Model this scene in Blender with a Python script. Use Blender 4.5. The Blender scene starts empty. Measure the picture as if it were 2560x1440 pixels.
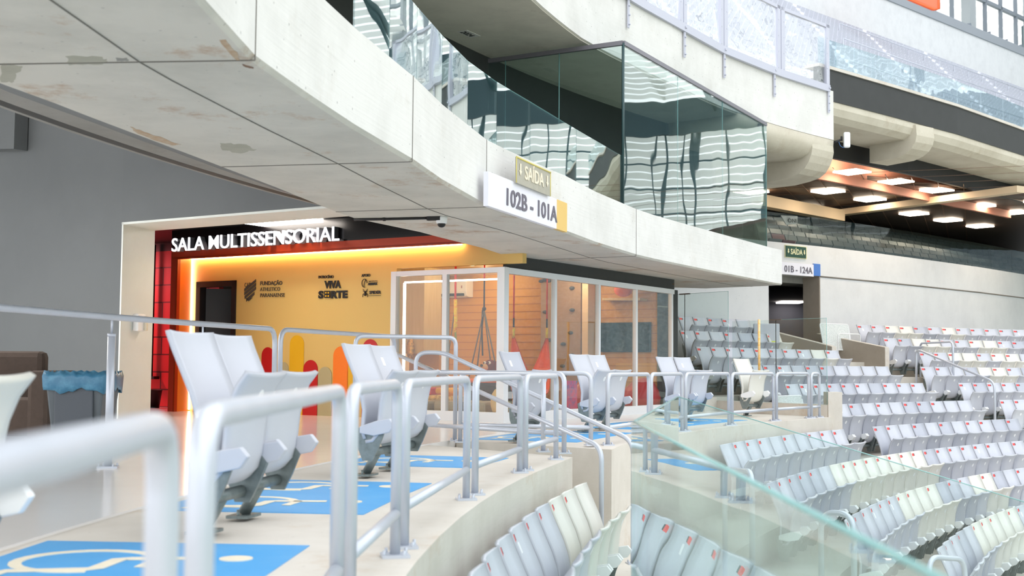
import bpy, math, random
from mathutils import Vector, Matrix
random.seed(7)
S = bpy.context.scene
COL = S.collection
V = Vector
# ------------------------------------------------------------------ camera, sky, exposure
F, HOR, ROLL, EYE = 3100.0, 915.0, 0.008, 0.75
PITCH = math.atan((HOR - 720) / F)
cp, sp = math.cos(PITCH), math.sin(PITCH)
cr, sr = math.cos(ROLL), math.sin(ROLL)
FWD = V((0, cp, sp)); UP0 = V((0, -sp, cp)); RT0 = V((1, 0, 0))
RT = RT0 * cr + UP0 * sr; UP = UP0 * cr - RT0 * sr
cam = bpy.data.cameras.new('camera'); camo = bpy.data.objects.new('camera', cam); COL.objects.link(camo)
M3 = Matrix((RT, UP, -FWD)).transposed()
camo.matrix_world = Matrix.Translation((0, 0, EYE)) @ M3.to_4x4()
cam.sensor_width = 36; cam.lens = 36 * F / 2560
cam.clip_start = .05; cam.clip_end = 600
cam.dof.use_dof = True; cam.dof.focus_distance = 15; cam.dof.aperture_fstop = 3.6
S.camera = camo
S.view_settings.view_transform = 'Standard'; S.view_settings.look = 'None'
S.view_settings.exposure = 1.22; S.view_settings.gamma = 1; S.view_settings.use_curve_mapping = False
W = bpy.data.worlds.new('sky'); S.world = W; W.use_nodes = True
bg = W.node_tree.nodes['Background']; bg.inputs[0].default_value = (.945, .972, 1, 1); bg.inputs[1].default_value = 1.0
S.cycles.max_bounces = 10; S.cycles.transparent_max_bounces = 24; S.cycles.diffuse_bounces = 5
S.cycles.caustics_reflective = False; S.cycles.caustics_refractive = False

# ------------------------------------------------------------------ survey helpers: photo bearing -> world point on a known surface
C0 = V((25.9, 3.5, 0))            # centre of the curved seating bowl
def ray(x, y):
    u, v = (x - 1280) / F, -(y - 720) / F
    return FWD + RT * u + UP * v
def hz(x, y, z):
    d = ray(x, y); t = (z - EYE) / d.z
    return V((d.x * t, d.y * t, z))
def hy(x, y, Y):
    d = ray(x, y); t = Y / d.y
    return V((d.x * t, Y, EYE + d.z * t))
def hp(x, y, P, n):
    d = ray(x, y); t = (P - V((0, 0, EYE))).dot(n) / d.dot(n)
    return V((d.x * t, d.y * t, EYE + d.z * t))
def hc(x, R, y=915):
    d = ray(x, y); t = d.x / d.y
    a = t * t + 1; b = -2 * (t * C0.x + C0.y); c = C0.x ** 2 + C0.y ** 2 - R * R
    Y = (-b + math.sqrt(max(0, b * b - 4 * a * c))) / (2 * a)
    return V((t * Y, Y, EYE + d.z / d.y * Y))
def pol(R, ph, z=0.):
    return V((C0.x - R * math.cos(ph), C0.y + R * math.sin(ph), z))
def phi(p):
    return math.atan2(p.y - C0.y, C0.x - p.x)
R_ = math.radians
# ------------------------------------------------------------------ materials
def srgb(r, g, b):
    f = lambda c: ((c / 255) / 12.92 if c / 255 <= .04045 else ((c / 255 + .055) / 1.055) ** 2.4)
    return (f(r), f(g), f(b), 1)
MATS = {}
def mat(name, col, rough=.6, metal=0., spec=.5, noise=None, bump=None, coat=0):
    """noise=(scale, colour2, amount[, stretch])"""
    if name in MATS: return MATS[name]
    m = bpy.data.materials.new(name); m.use_nodes = True; nt = m.node_tree
    b = nt.nodes['Principled BSDF']
    b.inputs['Base Color'].default_value = srgb(*col); b.inputs['Roughness'].default_value = rough
    b.inputs['Metallic'].default_value = metal; b.inputs['Specular IOR Level'].default_value = spec
    b.inputs['Coat Weight'].default_value = coat
    if noise:
        tc = nt.nodes.new('ShaderNodeTexCoord'); mp = nt.nodes.new('ShaderNodeMapping')
        st = noise[3] if len(noise) > 3 else (1, 1, 1)
        mp.inputs['Scale'].default_value = st
        nz = nt.nodes.new('ShaderNodeTexNoise'); nz.inputs['Scale'].default_value = noise[0]; nz.inputs['Detail'].default_value = 8
        nz.inputs['Roughness'].default_value = .65
        rm = nt.nodes.new('ShaderNodeValToRGB'); rm.color_ramp.elements[0].position = .42; rm.color_ramp.elements[1].position = .72
        mx = nt.nodes.new('ShaderNodeMix'); mx.data_type = 'RGBA'
        mx.inputs[6].default_value = srgb(*col); mx.inputs[7].default_value = srgb(*noise[1])
        ml = nt.nodes.new('ShaderNodeMath'); ml.operation = 'MULTIPLY'; ml.inputs[1].default_value = noise[2]
        L = nt.links.new
        L(tc.outputs['Object'], mp.inputs[0]); L(mp.outputs[0], nz.inputs[0]); L(nz.outputs[0], rm.inputs[0])
        L(rm.outputs[0], ml.inputs[0]); L(ml.outputs[0], mx.inputs[0]); L(mx.outputs[2], b.inputs['Base Color'])
    if bump:
        nz = nt.nodes.new('ShaderNodeTexNoise'); nz.inputs['Scale'].default_value = bump[0]; nz.inputs['Detail'].default_value = 6
        bp = nt.nodes.new('ShaderNodeBump'); bp.inputs['Strength'].default_value = bump[1]; bp.inputs['Distance'].default_value = .01
        nt.links.new(nz.outputs[0], bp.inputs['Height']); nt.links.new(bp.outputs[0], b.inputs['Normal'])
    MATS[name] = m; return m
def emis(name, col, st):
    if name in MATS: return MATS[name]
    m = bpy.data.materials.new(name); m.use_nodes = True; nt = m.node_tree; nt.nodes.clear()
    o = nt.nodes.new('ShaderNodeOutputMaterial'); e = nt.nodes.new('ShaderNodeEmission')
    e.inputs[0].default_value = srgb(*col); e.inputs[1].default_value = st
    nt.links.new(e.outputs[0], o.inputs[0]); MATS[name] = m; return m
def glass(name, tint, wav=0., ior=1.5, rough=0., boost=1.0, haze=0.):
    m = bpy.data.materials.new(name); m.use_nodes = True; nt = m.node_tree; nt.nodes.clear(); L = nt.links.new
    o = nt.nodes.new('ShaderNodeOutputMaterial'); tr = nt.nodes.new('ShaderNodeBsdfTransparent'); gl = nt.nodes.new('ShaderNodeBsdfGlossy')
    tr.inputs[0].default_value = (*tint, 1); gl.inputs['Roughness'].default_value = rough
    gl.inputs['Color'].default_value = (.93, .98, .97, 1)
    fr = nt.nodes.new('ShaderNodeFresnel'); ge = nt.nodes.new('ShaderNodeNewGeometry')   # same reflectance from both faces of the sheet
    mr = nt.nodes.new('ShaderNodeMapRange'); mr.inputs['To Min'].default_value = ior; mr.inputs['To Max'].default_value = 1 / ior
    L(ge.outputs['Backfacing'], mr.inputs['Value']); L(mr.outputs[0], fr.inputs[0])
    mul = nt.nodes.new('ShaderNodeMath'); mul.operation = 'MULTIPLY'; mul.inputs[1].default_value = boost; mul.use_clamp = True
    mx = nt.nodes.new('ShaderNodeMixShader'); L(fr.outputs[0], mul.inputs[0]); L(mul.outputs[0], mx.inputs[0])
    base = tr.outputs[0]
    if haze:
        df = nt.nodes.new('ShaderNodeBsdfTranslucent'); df.inputs[0].default_value = (.9, .95, 1, 1)
        d2 = nt.nodes.new('ShaderNodeBsdfDiffuse'); d2.inputs[0].default_value = (.9, .93, .97, 1)
        m3 = nt.nodes.new('ShaderNodeMixShader'); L(df.outputs[0], m3.inputs[1]); L(d2.outputs[0], m3.inputs[2])
        m2 = nt.nodes.new('ShaderNodeMixShader'); m2.inputs[0].default_value = haze
        L(tr.outputs[0], m2.inputs[1]); L(m3.outputs[0], m2.inputs[2]); base = m2.outputs[0]
    L(base, mx.inputs[1]); L(gl.outputs[0], mx.inputs[2]); L(mx.outputs[0], o.inputs[0])
    if wav:
        tc = nt.nodes.new('ShaderNodeTexCoord'); nz = nt.nodes.new('ShaderNodeTexNoise'); nz.inputs['Scale'].default_value = wav[0]; nz.inputs['Detail'].default_value = 1
        bp = nt.nodes.new('ShaderNodeBump'); bp.inputs['Strength'].default_value = 1; bp.inputs['Distance'].default_value = wav[1]
        L(tc.outputs['Object'], nz.inputs[0]); L(nz.outputs[0], bp.inputs['Height']); L(bp.outputs[0], gl.inputs['Normal'])
    MATS[name] = m; return m

def concrete(name, col, dark, pit=.5, stain=(176, 150, 118), stain_amt=.5):
    """cast concrete: cloudy tone, small dark pits, brown stains"""
    m = mat(name, col, .85, noise=(1.3, dark, .75), bump=(22, .25))
    nt = m.node_tree; L = nt.links.new; b = nt.nodes['Principled BSDF']
    src = b.inputs['Base Color'].links[0].from_socket
    tc = nt.nodes.new('ShaderNodeTexCoord')
    n2 = nt.nodes.new('ShaderNodeTexNoise'); n2.inputs['Scale'].default_value = .9; n2.inputs['Detail'].default_value = 12; n2.inputs['Roughness'].default_value = .75
    mp = nt.nodes.new('ShaderNodeMapping'); mp.inputs['Location'].default_value = (4.3, 1.7, 9); L(tc.outputs['Object'], mp.inputs[0]); L(mp.outputs[0], n2.inputs[0])
    r2 = nt.nodes.new('ShaderNodeValToRGB'); r2.color_ramp.elements[0].position = .56; r2.color_ramp.elements[1].position = .70; L(n2.outputs[0], r2.inputs[0])
    k2 = nt.nodes.new('ShaderNodeMath'); k2.operation = 'MULTIPLY'; k2.inputs[1].default_value = stain_amt; L(r2.outputs[0], k2.inputs[0])
    m2 = nt.nodes.new('ShaderNodeMix'); m2.data_type = 'RGBA'; L(k2.outputs[0], m2.inputs[0]); L(src, m2.inputs[6]); m2.inputs[7].default_value = srgb(*stain)
    vo = nt.nodes.new('ShaderNodeTexVoronoi'); vo.inputs['Scale'].default_value = 9; L(tc.outputs['Object'], vo.inputs[0])
    r3 = nt.nodes.new('ShaderNodeValToRGB'); r3.color_ramp.elements[0].position = .055; r3.color_ramp.elements[1].position = .085
    r3.color_ramp.elements[0].color = (1, 1, 1, 1); r3.color_ramp.elements[1].color = (0, 0, 0, 1); L(vo.outputs['Distance'], r3.inputs[0])
    k3 = nt.nodes.new('ShaderNodeMath'); k3.operation = 'MULTIPLY'; k3.inputs[1].default_value = pit; L(r3.outputs[0], k3.inputs[0])
    m3 = nt.nodes.new('ShaderNodeMix'); m3.data_type = 'RGBA'; L(k3.outputs[0], m3.inputs[0]); L(m2.outputs[2], m3.inputs[6]); m3.inputs[7].default_value = srgb(110, 108, 108)
    L(m3.outputs[2], b.inputs['Base Color'])
    return m
CW = concrete('fascia_concrete', (226, 225, 222), (206, 205, 201), .55, (190, 182, 170), .35)
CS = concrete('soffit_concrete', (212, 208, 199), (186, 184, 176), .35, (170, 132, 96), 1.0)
CP = concrete('platform_concrete', (213, 207, 198), (194, 187, 176), .2, (186, 160, 132), .6)
CR = concrete('riser_concrete', (204, 200, 191), (184, 178, 167), .3, (165, 145, 120), .5)
CG = concrete('dark_concrete', (150, 149, 145), (128, 127, 123), .3, (120, 115, 105), .4)
CU = concrete('upper_soffit_concrete', (224, 220, 208), (196, 193, 182), .3, (150, 140, 122), .5)
CB = concrete('brown_concrete', (168, 158, 146), (150, 141, 128), .25, (140, 126, 108), .4)
WALLW = concrete('pale_wall_paint', (218, 220, 222), (205, 207, 210), .3, (190, 190, 188), .25)
GREYW = mat('grey_wall_paint', (106, 110, 112), .8, noise=(.8, (98, 102, 104), .6))
BEIGE = mat('beige_paint', (222, 226, 222), .7, noise=(1.5, (210, 213, 208), .5))
POL = mat('polished_floor', (234, 231, 228), .16, noise=(.7, (224, 219, 214), .6), spec=.3)
STEEL = mat('grey_painted_steel', (200, 205, 216), .30, .25, noise=(6, (186, 192, 202), .4))
GALV = mat('galvanised_steel', (128, 138, 138), .45, .5, noise=(14, (96, 106, 106), .7))
SEATG = mat('pale_grey_plastic', (197, 200, 209), .42, noise=(2, (187, 191, 202), .5))
SEATG2 = mat('mid_grey_plastic', (180, 184, 195), .42, noise=(2, (172, 176, 188), .5))
SEATW = mat('ivory_plastic', (222, 221, 214), .42, noise=(2, (212, 210, 203), .5))
SEATD = mat('charcoal_plastic', (66, 76, 80), .45)
CAPW = mat('white_plastic', (236, 238, 240), .35)
REDS = mat('red_sticker', (238, 60, 58), .5)
DKS = mat('dark_print', (48, 44, 50), .5)
BLACK = mat('black_paint', (20, 20, 22), .5)
BLACK2 = mat('charcoal_panel', (52, 54, 54), .6, noise=(3, (44, 46, 46), .6))
BLUEP = mat('blue_floor_paint', (70, 160, 222), .5, noise=(3, (96, 172, 226), .6))
CREAM = mat('cream_floor_paint', (238, 228, 206), .5, noise=(9, (220, 208, 184), .6))
YEL = mat('yellow_wall_paint', (216, 180, 104), .55)
ORW = mat('orange_wall_paint', (204, 144, 36), .55)
ORG = mat('orange_paint', (246, 122, 18), .45)
DRED = mat('deep_red_paint', (184, 56, 16), .4)
RED = mat('red_paint', (190, 22, 22), .4)
AYEL = mat('yellow_paint', (226, 170, 16), .45)
ABEI = mat('taupe_paint', (178, 164, 122), .5)
WHF = mat('white_aluminium', (228, 230, 232), .35)
WOOD = mat('oak_laminate', (206, 176, 122), .45, noise=(3, (190, 158, 104), .7, (8, 8, .6)))
GL_GUARD = glass('guard_glass', (.80, .89, .89), (1.1, .0028), 1.52, boost=2.2)
GL_TALL = glass('tall_screen_glass', (.84, .91, .90), (1.0, .0026), 1.52, boost=2.0)
GL_CLEAR = glass('clear_glass', (.95, .96, .95), (1.0, .003), 1.45)
GL_PALE = glass('pale_green_glass', (.91, .955, .95), (1.2, .004), 1.5, boost=.8)
GL_NEAR = glass('near_green_glass', (.86, .945, .94), (.9, .003), 1.5, boost=1.3)
FILM = glass('clear_plastic_film', (.93, .93, .97), (5, .03), 1.5, .05, 1.8, haze=.22)

# ------------------------------------------------------------------ mesh helpers
class MB:
    def __init__(s): s.v = []; s.f = []; s.sm = []
    def add(s, vs, fs, smooth=False):
        n = len(s.v); s.v += [V(p) for p in vs]
        s.f += [tuple(i + n for i in f) for f in fs]; s.sm += [smooth] * len(fs)
    def box(s, c, size, X=V((1, 0, 0)), Y=None, Z=V((0, 0, 1))):
        X = V(X).normalized(); Z = V(Z).normalized(); Y = Z.cross(X).normalized() if Y is None else V(Y).normalized()
        c = V(c); a, b, h = size[0] / 2, size[1] / 2, size[2] / 2
        vs = [c + X * (a * i) + Y * (b * j) + Z * (h * k) for k in (-1, 1) for i, j in ((-1, -1), (1, -1), (1, 1), (-1, 1))]
        s.add(vs, [(0, 3, 2, 1), (4, 5, 6, 7), (0, 1, 5, 4), (1, 2, 6, 5), (2, 3, 7, 6), (3, 0, 4, 7)])
        return s
    def slab(s, pts, dvec, smooth=False):
        """planar polygon extruded along dvec"""
        n = len(pts); d = V(dvec); vs = [V(p) for p in pts] + [V(p) + d for p in pts]
        fs = [tuple(range(n))[::-1], tuple(range(n, 2 * n))] + [(i, (i + 1) % n, (i + 1) % n + n, i + n) for i in range(n)]
        s.add(vs, fs, smooth); return s
    def tube(s, pts, r, seg=12, closed=False, caps=True):
        pts = [V(p) for p in pts]; n = len(pts); rings = []; nrm = None
        for i, p in enumerate(pts):
            if closed: t = (pts[(i + 1) % n] - pts[i - 1])
            else: t = (pts[min(i + 1, n - 1)] - pts[max(i - 1, 0)])
            t.normalize()
            if nrm is None:
                nrm = t.orthogonal().normalized()
            nrm = (nrm - t * nrm.dot(t)).normalized(); bi = t.cross(nrm)
            rr = r[i] if isinstance(r, (list, tuple)) else r
            rings.append([p + (nrm * math.cos(a) + bi * math.sin(a)) * rr for a in [2 * math.pi * k / seg for k in range(seg)]])
        vs = [q for rg in rings for q in rg]; fs = []
        m = n if closed else n - 1
        for i in range(m):
            for k in range(seg):
                a = i * seg + k; b = i * seg + (k + 1) % seg; c = ((i + 1) % n) * seg + (k + 1) % seg; d = ((i + 1) % n) * seg + k
                fs.append((a, b, c, d))
        s.add(vs, fs, True)
        if caps and not closed:
            s.add(rings[0], [tuple(range(seg))[::-1]]); s.add(rings[-1], [tuple(range(seg))])
        return s
    def sweep(s, stations, closed_profile=True, smooth=False, caps=True):
        """list of equal length point rings"""
        n = len(stations[0]); vs = [V(p) for st in stations for p in st]; fs = []
        for i in range(len(stations) - 1):
            for k in range(n if closed_profile else n - 1):
                a = i * n + k; b = i * n + (k + 1) % n
                fs.append((a, b, b + n, a + n))
        if caps and closed_profile:
            fs.append(tuple(range(n))[::-1]); fs.append(tuple(range((len(stations) - 1) * n, len(stations) * n)))
        s.add(vs, fs, smooth); return s
    def lathe(s, c, prof, seg=24, smooth=True):
        c = V(c); st = []
        for k in range(seg + 1):
            a = 2 * math.pi * k / seg
            st.append([c + V((r * math.cos(a), r * math.sin(a), z)) for r, z in prof])
        s.sweep(st, False, smooth, False); return s
    def ball(s, c, rad, seg=16, rings=10):
        c = V(c); rx, ry, rz = rad if isinstance(rad, (tuple, list)) else (rad,) * 3
        st = []
        for k in range(seg + 1):
            a = 2 * math.pi * k / seg
            st.append([c + V((rx * math.sin(b) * math.cos(a), ry * math.sin(b) * math.sin(a), -rz * math.cos(b))) for b in [math.pi * j / rings for j in range(rings + 1)]])
        s.sweep(st, False, True, False); return s
ORGN = {}
def build(name, mb, m, parent=None, org=None, bevel=0, weld=True):
    me = bpy.data.meshes.new(name)
    if parent is not None: org = ORGN[parent.name]
    elif org is None:
        xs = [p.x for p in mb.v]; ys = [p.y for p in mb.v]; zs = [p.z for p in mb.v]
        org = V(((min(xs) + max(xs)) / 2, (min(ys) + max(ys)) / 2, min(zs)))
    me.from_pydata([tuple(p - org) for p in mb.v], [], mb.f); me.update()
    for p, q in zip(me.polygons, mb.sm): p.use_smooth = q
    me.materials.append(m)
    o = bpy.data.objects.new(name, me); COL.objects.link(o)
    if parent is not None: o.parent = parent
    else: o.location = org
    ORGN[o.name] = V(org)
    import bmesh
    bm = bmesh.new(); bm.from_mesh(me)
    if weld: bmesh.ops.remove_doubles(bm, verts=bm.verts, dist=1e-5)
    bmesh.ops.recalc_face_normals(bm, faces=bm.faces); bm.to_mesh(me); bm.free()
    if bevel:
        b = o.modifiers.new('bevel', 'BEVEL'); b.width = bevel; b.segments = 2; b.limit_method = 'ANGLE'; b.angle_limit = R_(40)
    return o
def empty(name, loc, rz=0):
    o = bpy.data.objects.new(name, None); COL.objects.link(o); o.location = loc; o.rotation_euler = (0, 0, rz)
    o.empty_display_size = .1; ORGN[o.name] = V(loc); return o
def tag(o, label=None, cat=None, group=None, kind=None):
    if label: o['label'] = label
    if cat: o['category'] = cat
    if group: o['group'] = group
    if kind: o['kind'] = kind
    return o
def struct(name, mb, m, **k):
    return tag(build(name, mb, m, **k), kind='structure')
def text(name, body, size, m, P, X, Y, parent, ext=.004, off=0., sx=1., align='LEFT', space=1.):
    c = bpy.data.curves.new(name, 'FONT'); c.body = body; c.size = size; c.extrude = ext; c.offset = off; c.align_x = align
    c.space_character = space; c.resolution_u = 3
    tmp = bpy.data.objects.new('tmp', c); COL.objects.link(tmp)
    me = bpy.data.meshes.new_from_object(tmp.evaluated_get(bpy.context.evaluated_depsgraph_get())); bpy.data.objects.remove(tmp); bpy.data.curves.remove(c)
    me.name = name; me.materials.clear(); me.materials.append(m); o = bpy.data.objects.new(name, me); COL.objects.link(o); ORGN[o.name] = ORGN[parent.name] if parent else V()
    X = V(X).normalized(); Y = V(Y).normalized(); Y = (Y - X * X.dot(Y)).normalized(); Z = X.cross(Y)
    mt = Matrix((X * sx, Y, Z)).transposed().to_4x4(); mt.translation = V(P) - (ORGN[parent.name] if parent else V())
    o.matrix_world = mt; 
    if parent:
        o.parent = parent; o.matrix_local = mt
    return o
def fillet(pts, r, n=6):
    pts = [V(p) for p in pts]; out = [pts[0]]
    for i in range(1, len(pts) - 1):
        a, b, c = pts[i - 1], pts[i], pts[i + 1]; d1 = (a - b); d2 = (c - b)
        rr = min(r, d1.length * .49, d2.length * .49); p = b + d1.normalized() * rr; q = b + d2.normalized() * rr
        for k in range(n + 1):
            t = k / n; out.append(p * (1 - t) ** 2 + b * 2 * t * (1 - t) + q * t * t)
    out.append(pts[-1]); return out
Z = V((0, 0, 1))
def ordw(n):
    a = ['', 'first', 'second', 'third', 'fourth', 'fifth', 'sixth', 'seventh', 'eighth', 'ninth', 'tenth', 'eleventh', 'twelfth', 'thirteenth', 'fourteenth', 'fifteenth', 'sixteenth', 'seventeenth', 'eighteenth', 'nineteenth', 'twentieth']
    if n <= 20: return a[n]
    if n < 30: return 'twenty-' + a[n - 20]
    if n == 30: return 'thirtieth'
    if n < 40: return 'thirty-' + a[n - 30]
    if n == 40: return 'fortieth'
    if n < 50: return 'forty-' + a[n - 40]
    return 'fiftieth' if n == 50 else 'fifty-' + a[n - 50]
# ================================================================== LARGE STRUCTURE
RT0_, DROW, RISE, Z6 = 26.15, .87, .33, -1.08
def RK(k): return RT0_ - DROW * (k - 6)
def ZK(k): return Z6 - RISE * (k - 6)
def arc(R, a, b, z=0., n=None):
    n = n or max(2, int(abs(b - a) / R_(1.5)))
    return [pol(R, a + (b - a) * i / n, z) for i in range(n + 1)]
def ring(mb, prof, a, b, n=None, smooth=False):
    n = n or max(2, int(abs(b - a) / R_(1.5)))
    mb.sweep([[pol(r, a + (b - a) * i / n, z) for r, z in prof] for i in range(n + 1)], True, smooth)
    return mb
PA, PB = R_(-14), R_(38.3)
# notch of the stairs between the two wheelchair platforms
N1a, N1b = V((.52, 10.5, 0)), V((-.95, 12.15, 0))
N2a, N2b = V((.93, 11.5, 0)), V((-.55, 12.62, 0))
REDGE, RPOL = 26.3, 28.0
near = arc(REDGE, PA, phi(N1a))[:-1] + [N1a, N1b] + arc(RPOL, phi(N1b), PA)[1:]
m = MB(); m.slab([p + Z * -.012 for p in near], (0, 0, -1.4)); struct('platform_near', m, CP)
far = [N2a] + arc(REDGE, phi(N2a), PB)[1:] + arc(RPOL, PB, phi(N2b))[:-1] + [N2b]
m = MB(); m.slab([p + Z * -.012 for p in far], (0, 0, -1.4)); struct('platform_far', m, CP)
m = MB(); ring(m, [(RPOL, -.3), (RPOL, 0), (52, 0), (52, -.3)], PA, R_(39)); struct('floor', m, POL)
# stairs between the platforms
m = MB()
for i in range(8):
    t0, t1 = i / 6, (i + 1) / 6
    q = [N1b.lerp(N1a, t0), N2b.lerp(N2a, t0), N2b.lerp(N2a, t1), N1b.lerp(N1a, t1)]
    m.slab([p + Z * (-.16 * (i + 1)) for p in q], (0, 0, -.6))
struct('stair_flight', m, CR)
m = MB()
for p in (.5,):
    q = N1b.lerp(N1a, 1.02) + Z * -.955; w = (N2a - N1a).normalized()
    m.box(q + w * .55 + V((.12, -.02, 0)), (.2, .06, .008), X=w)
tag(build('step_marking', m, mat('safety_yellow', (240, 200, 110), .6)), 'short yellow safety strip on the concrete step below the stair handrails', 'floor marking')
# seating terraces
m = MB()
for k in range(0, 20):
    a = PB if k < 6 else PA
    Ro = RK(k) + (.30 if k == 6 else .02 if k else .35)
    ring(m, [(RK(k) - .85, ZK(k) - .6), (RK(k) - .85, ZK(k)), (Ro, ZK(k)), (Ro, ZK(k) - .6)], a, R_(92))
struct('seating_terrace', m, CR)
m = MB(); m.slab([V((-60, -60, -6)), V((200, -60, -6)), V((200, 160, -6)), V((-60, 160, -6))], (0, 0, -.5))
struct('pitch_ground', m, mat('pitch_turf', (150, 162, 140), .9, noise=(.2, (130, 150, 120), .5)))

# --- lower ring beam over the wheelchair platforms
ZB, ZF = 2.25, 2.89
outp = [hz(x, y, ZB) for x, y in ((500, 0), (637, 150), (820, 277), (1030, 404), (1215, 517), (1413, 581), (1590, 640), (1780, 680), (1955, 713))]
outp = [outp[0] + V((.02, -7, 0)), outp[0] + V((-.02, -3, 0))] + outp
inn = [hz(x, y, ZB) for x, y in ((0, 208), (137, 258), (333, 333), (537, 410), (687, 467), (887, 546), (1050, 580), (1207, 620), (1337, 662), (1500, 690), (1687, 719))]
inn = [inn[0] + V((-.4, -9, 0)), inn[0] + V((-.25, -3, 0))] + inn
inn.append(pol(29.9, phi(outp[-1])) + Z * ZB)
def rad_at(pl, ph):
    q = [(phi(p), (V((p.x, p.y, 0)) - C0).length) for p in pl]
    if ph <= q[0][0]: return q[0][1]
    for (a, r), (b, s) in zip(q, q[1:]):
        if a <= ph <= b: return r + (s - r) * (ph - a) / (b - a)
    return q[-1][1]
sts = sorted(set([phi(p) for p in outp] + [phi(p) for p in inn if phi(p) < phi(outp[-1])]))
def beam_st(ph):
    ro, ri = rad_at(outp, ph), rad_at(inn, ph)
    return [pol(ro + .025, ph, ZB), pol(ro, ph, ZB + .025), pol(ro, ph, ZF), pol(ro + .24, ph, ZF), pol(ro + .24, ph, ZB + .3), pol(ri, ph, ZB + .3), pol(ri, ph, ZB)]
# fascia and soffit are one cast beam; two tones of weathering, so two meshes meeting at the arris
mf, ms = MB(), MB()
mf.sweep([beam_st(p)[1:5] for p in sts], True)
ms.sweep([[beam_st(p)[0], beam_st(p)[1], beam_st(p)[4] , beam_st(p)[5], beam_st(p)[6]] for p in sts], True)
struct('ring_beam_fascia', mf, CW); struct('ring_beam_soffit', ms, CS)
# formwork joints of the soffit (shallow grooves) and of the fascia
GROOVE = mat('joint_shadow_line', (120, 116, 110), .9)
m = MB()
for x in (637, 1030, 1215, 1590):
    i = [637, 820, 1030, 1215, 1413, 1590].index(x) + 3
    p = outp[i]; ph = phi(p); ro, ri = rad_at(outp, ph), rad_at(inn, ph)
    m.box(pol((ro + ri) / 2, ph, ZB - .001), (ri - ro, .012, .006), X=pol(1, ph) - C0)
    m.box(pol(ro - .001, ph, (ZB + ZF) / 2), (.006, .008, ZF - ZB), X=pol(1, ph) - C0)
for t in (.38,):
    pts = [pol(rad_at(outp, p) * (1 - t) + rad_at(inn, p) * t, p, ZB - .001) for p in sts]
    m.tube(pts, .005, 4)
struct('trim_1', m, GROOVE)

# repair patches and rust stains on the soffit
PT = mat('repair_mortar', (176, 174, 160), .9, noise=(5, (160, 158, 144), .7)); RU = mat('rust_stain', (184, 156, 128), .9, noise=(14, (204, 192, 174), 1.))
PD = mat('rust_dark', (126, 100, 84), .9, noise=(20, (150, 120, 100), .9))
def patch(pts, m_, seed, j=4):
    r = random.Random(seed); out = []
    for (a, b), (c, d) in zip(pts, pts[1:] + pts[:1]):
        for k in range(5): out.append((a + (c - a) * k / 5 + r.uniform(-j, j), b + (d - b) * k / 5 + r.uniform(-j, j) * .5))
    m = MB(); m.slab([hz(x, y, ZB - .0015) for x, y in out], (0, 0, .003)); struct('trim_soffit_patch', m, m_)
patch([(166, 140), (250, 143), (268, 152), (256, 163), (170, 162)], PT, 1)
patch([(2, 158), (56, 168), (42, 186), (36, 206), (0, 204)], PT, 2)
patch([(552, 358), (612, 362), (640, 376), (600, 382), (552, 376)], PT, 3)
patch([(290, 146), (318, 146), (322, 152), (292, 154)], CG, 4, 2)
patch([(548, 100), (562, 100), (592, 132), (600, 152), (588, 150)], RU, 5, 2); patch([(604, 160), (634, 168), (632, 172), (612, 168)], PD, 6, 1.5)
patch([(326, 318), (352, 326), (400, 344), (452, 362), (430, 364), (350, 338)], RU, 7, 3)
# --- upper ring beam
ZB2, ZF2 = 5.2, 6.2
out2 = [hz(x, y, ZB2) for x, y in ((1331, 0), (1460, 104), (1553, 153), (1680, 212), (1808, 272), (1940, 316))] + [hz(2069, 332, ZB2)]
e2 = hc(2089, (out2[-2].xy - C0.xy).length + .0); out2[-1] = V((e2.x, e2.y, ZB2))
out2 = [out2[0] + V((-.9, -9, 0)), out2[0] + V((-.75, -5, 0)), out2[0] + V((-.5, -2.4, 0))] + out2
PE2 = phi(out2[-1])
sts2 = [phi(out2[0]) + (PE2 - phi(out2[0])) * i / 40 for i in range(41)]
m, m2, m3 = MB(), MB(), MB()
for st, prof in ((m, [(0, .03), (0, 1.0), (.25, 1.0), (.25, .03)]), ):
    st.sweep([[pol(rad_at(out2, p) + a, p, ZB2 + b) for a, b in prof] for p in sts2])
m2.sweep([[pol(rad_at(out2, p) + .02, p, ZB2), pol(rad_at(out2, p) + 14, p, ZB2), pol(rad_at(out2, p) + 14, p, ZB2 + .35), pol(rad_at(out2, p) + .25, p, ZB2 + .35)] for p in sts2])
struct('upper_ring_fascia', m, CW); struct('upper_ring_soffit', m2, CU)
m3.sweep([[pol(29.85, p, 2.55), pol(29.85, p, ZB2), pol(29.95, p, ZB2), pol(29.95, p, 2.55)] for p in sts2 if p < phi(outp[-1]) + R_(1)])
struct('wall_black_upper', m3, BLACK2)
m = MB(); m.sweep([[pol(rad_at(outp, p) + .24, p, ZB + .301), pol(30, p, ZB + .301), pol(30, p, ZB + .34), pol(rad_at(outp, p) + .24, p, ZB + .34)] for p in sts])
struct('balcony_deck', m, CG)

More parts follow.
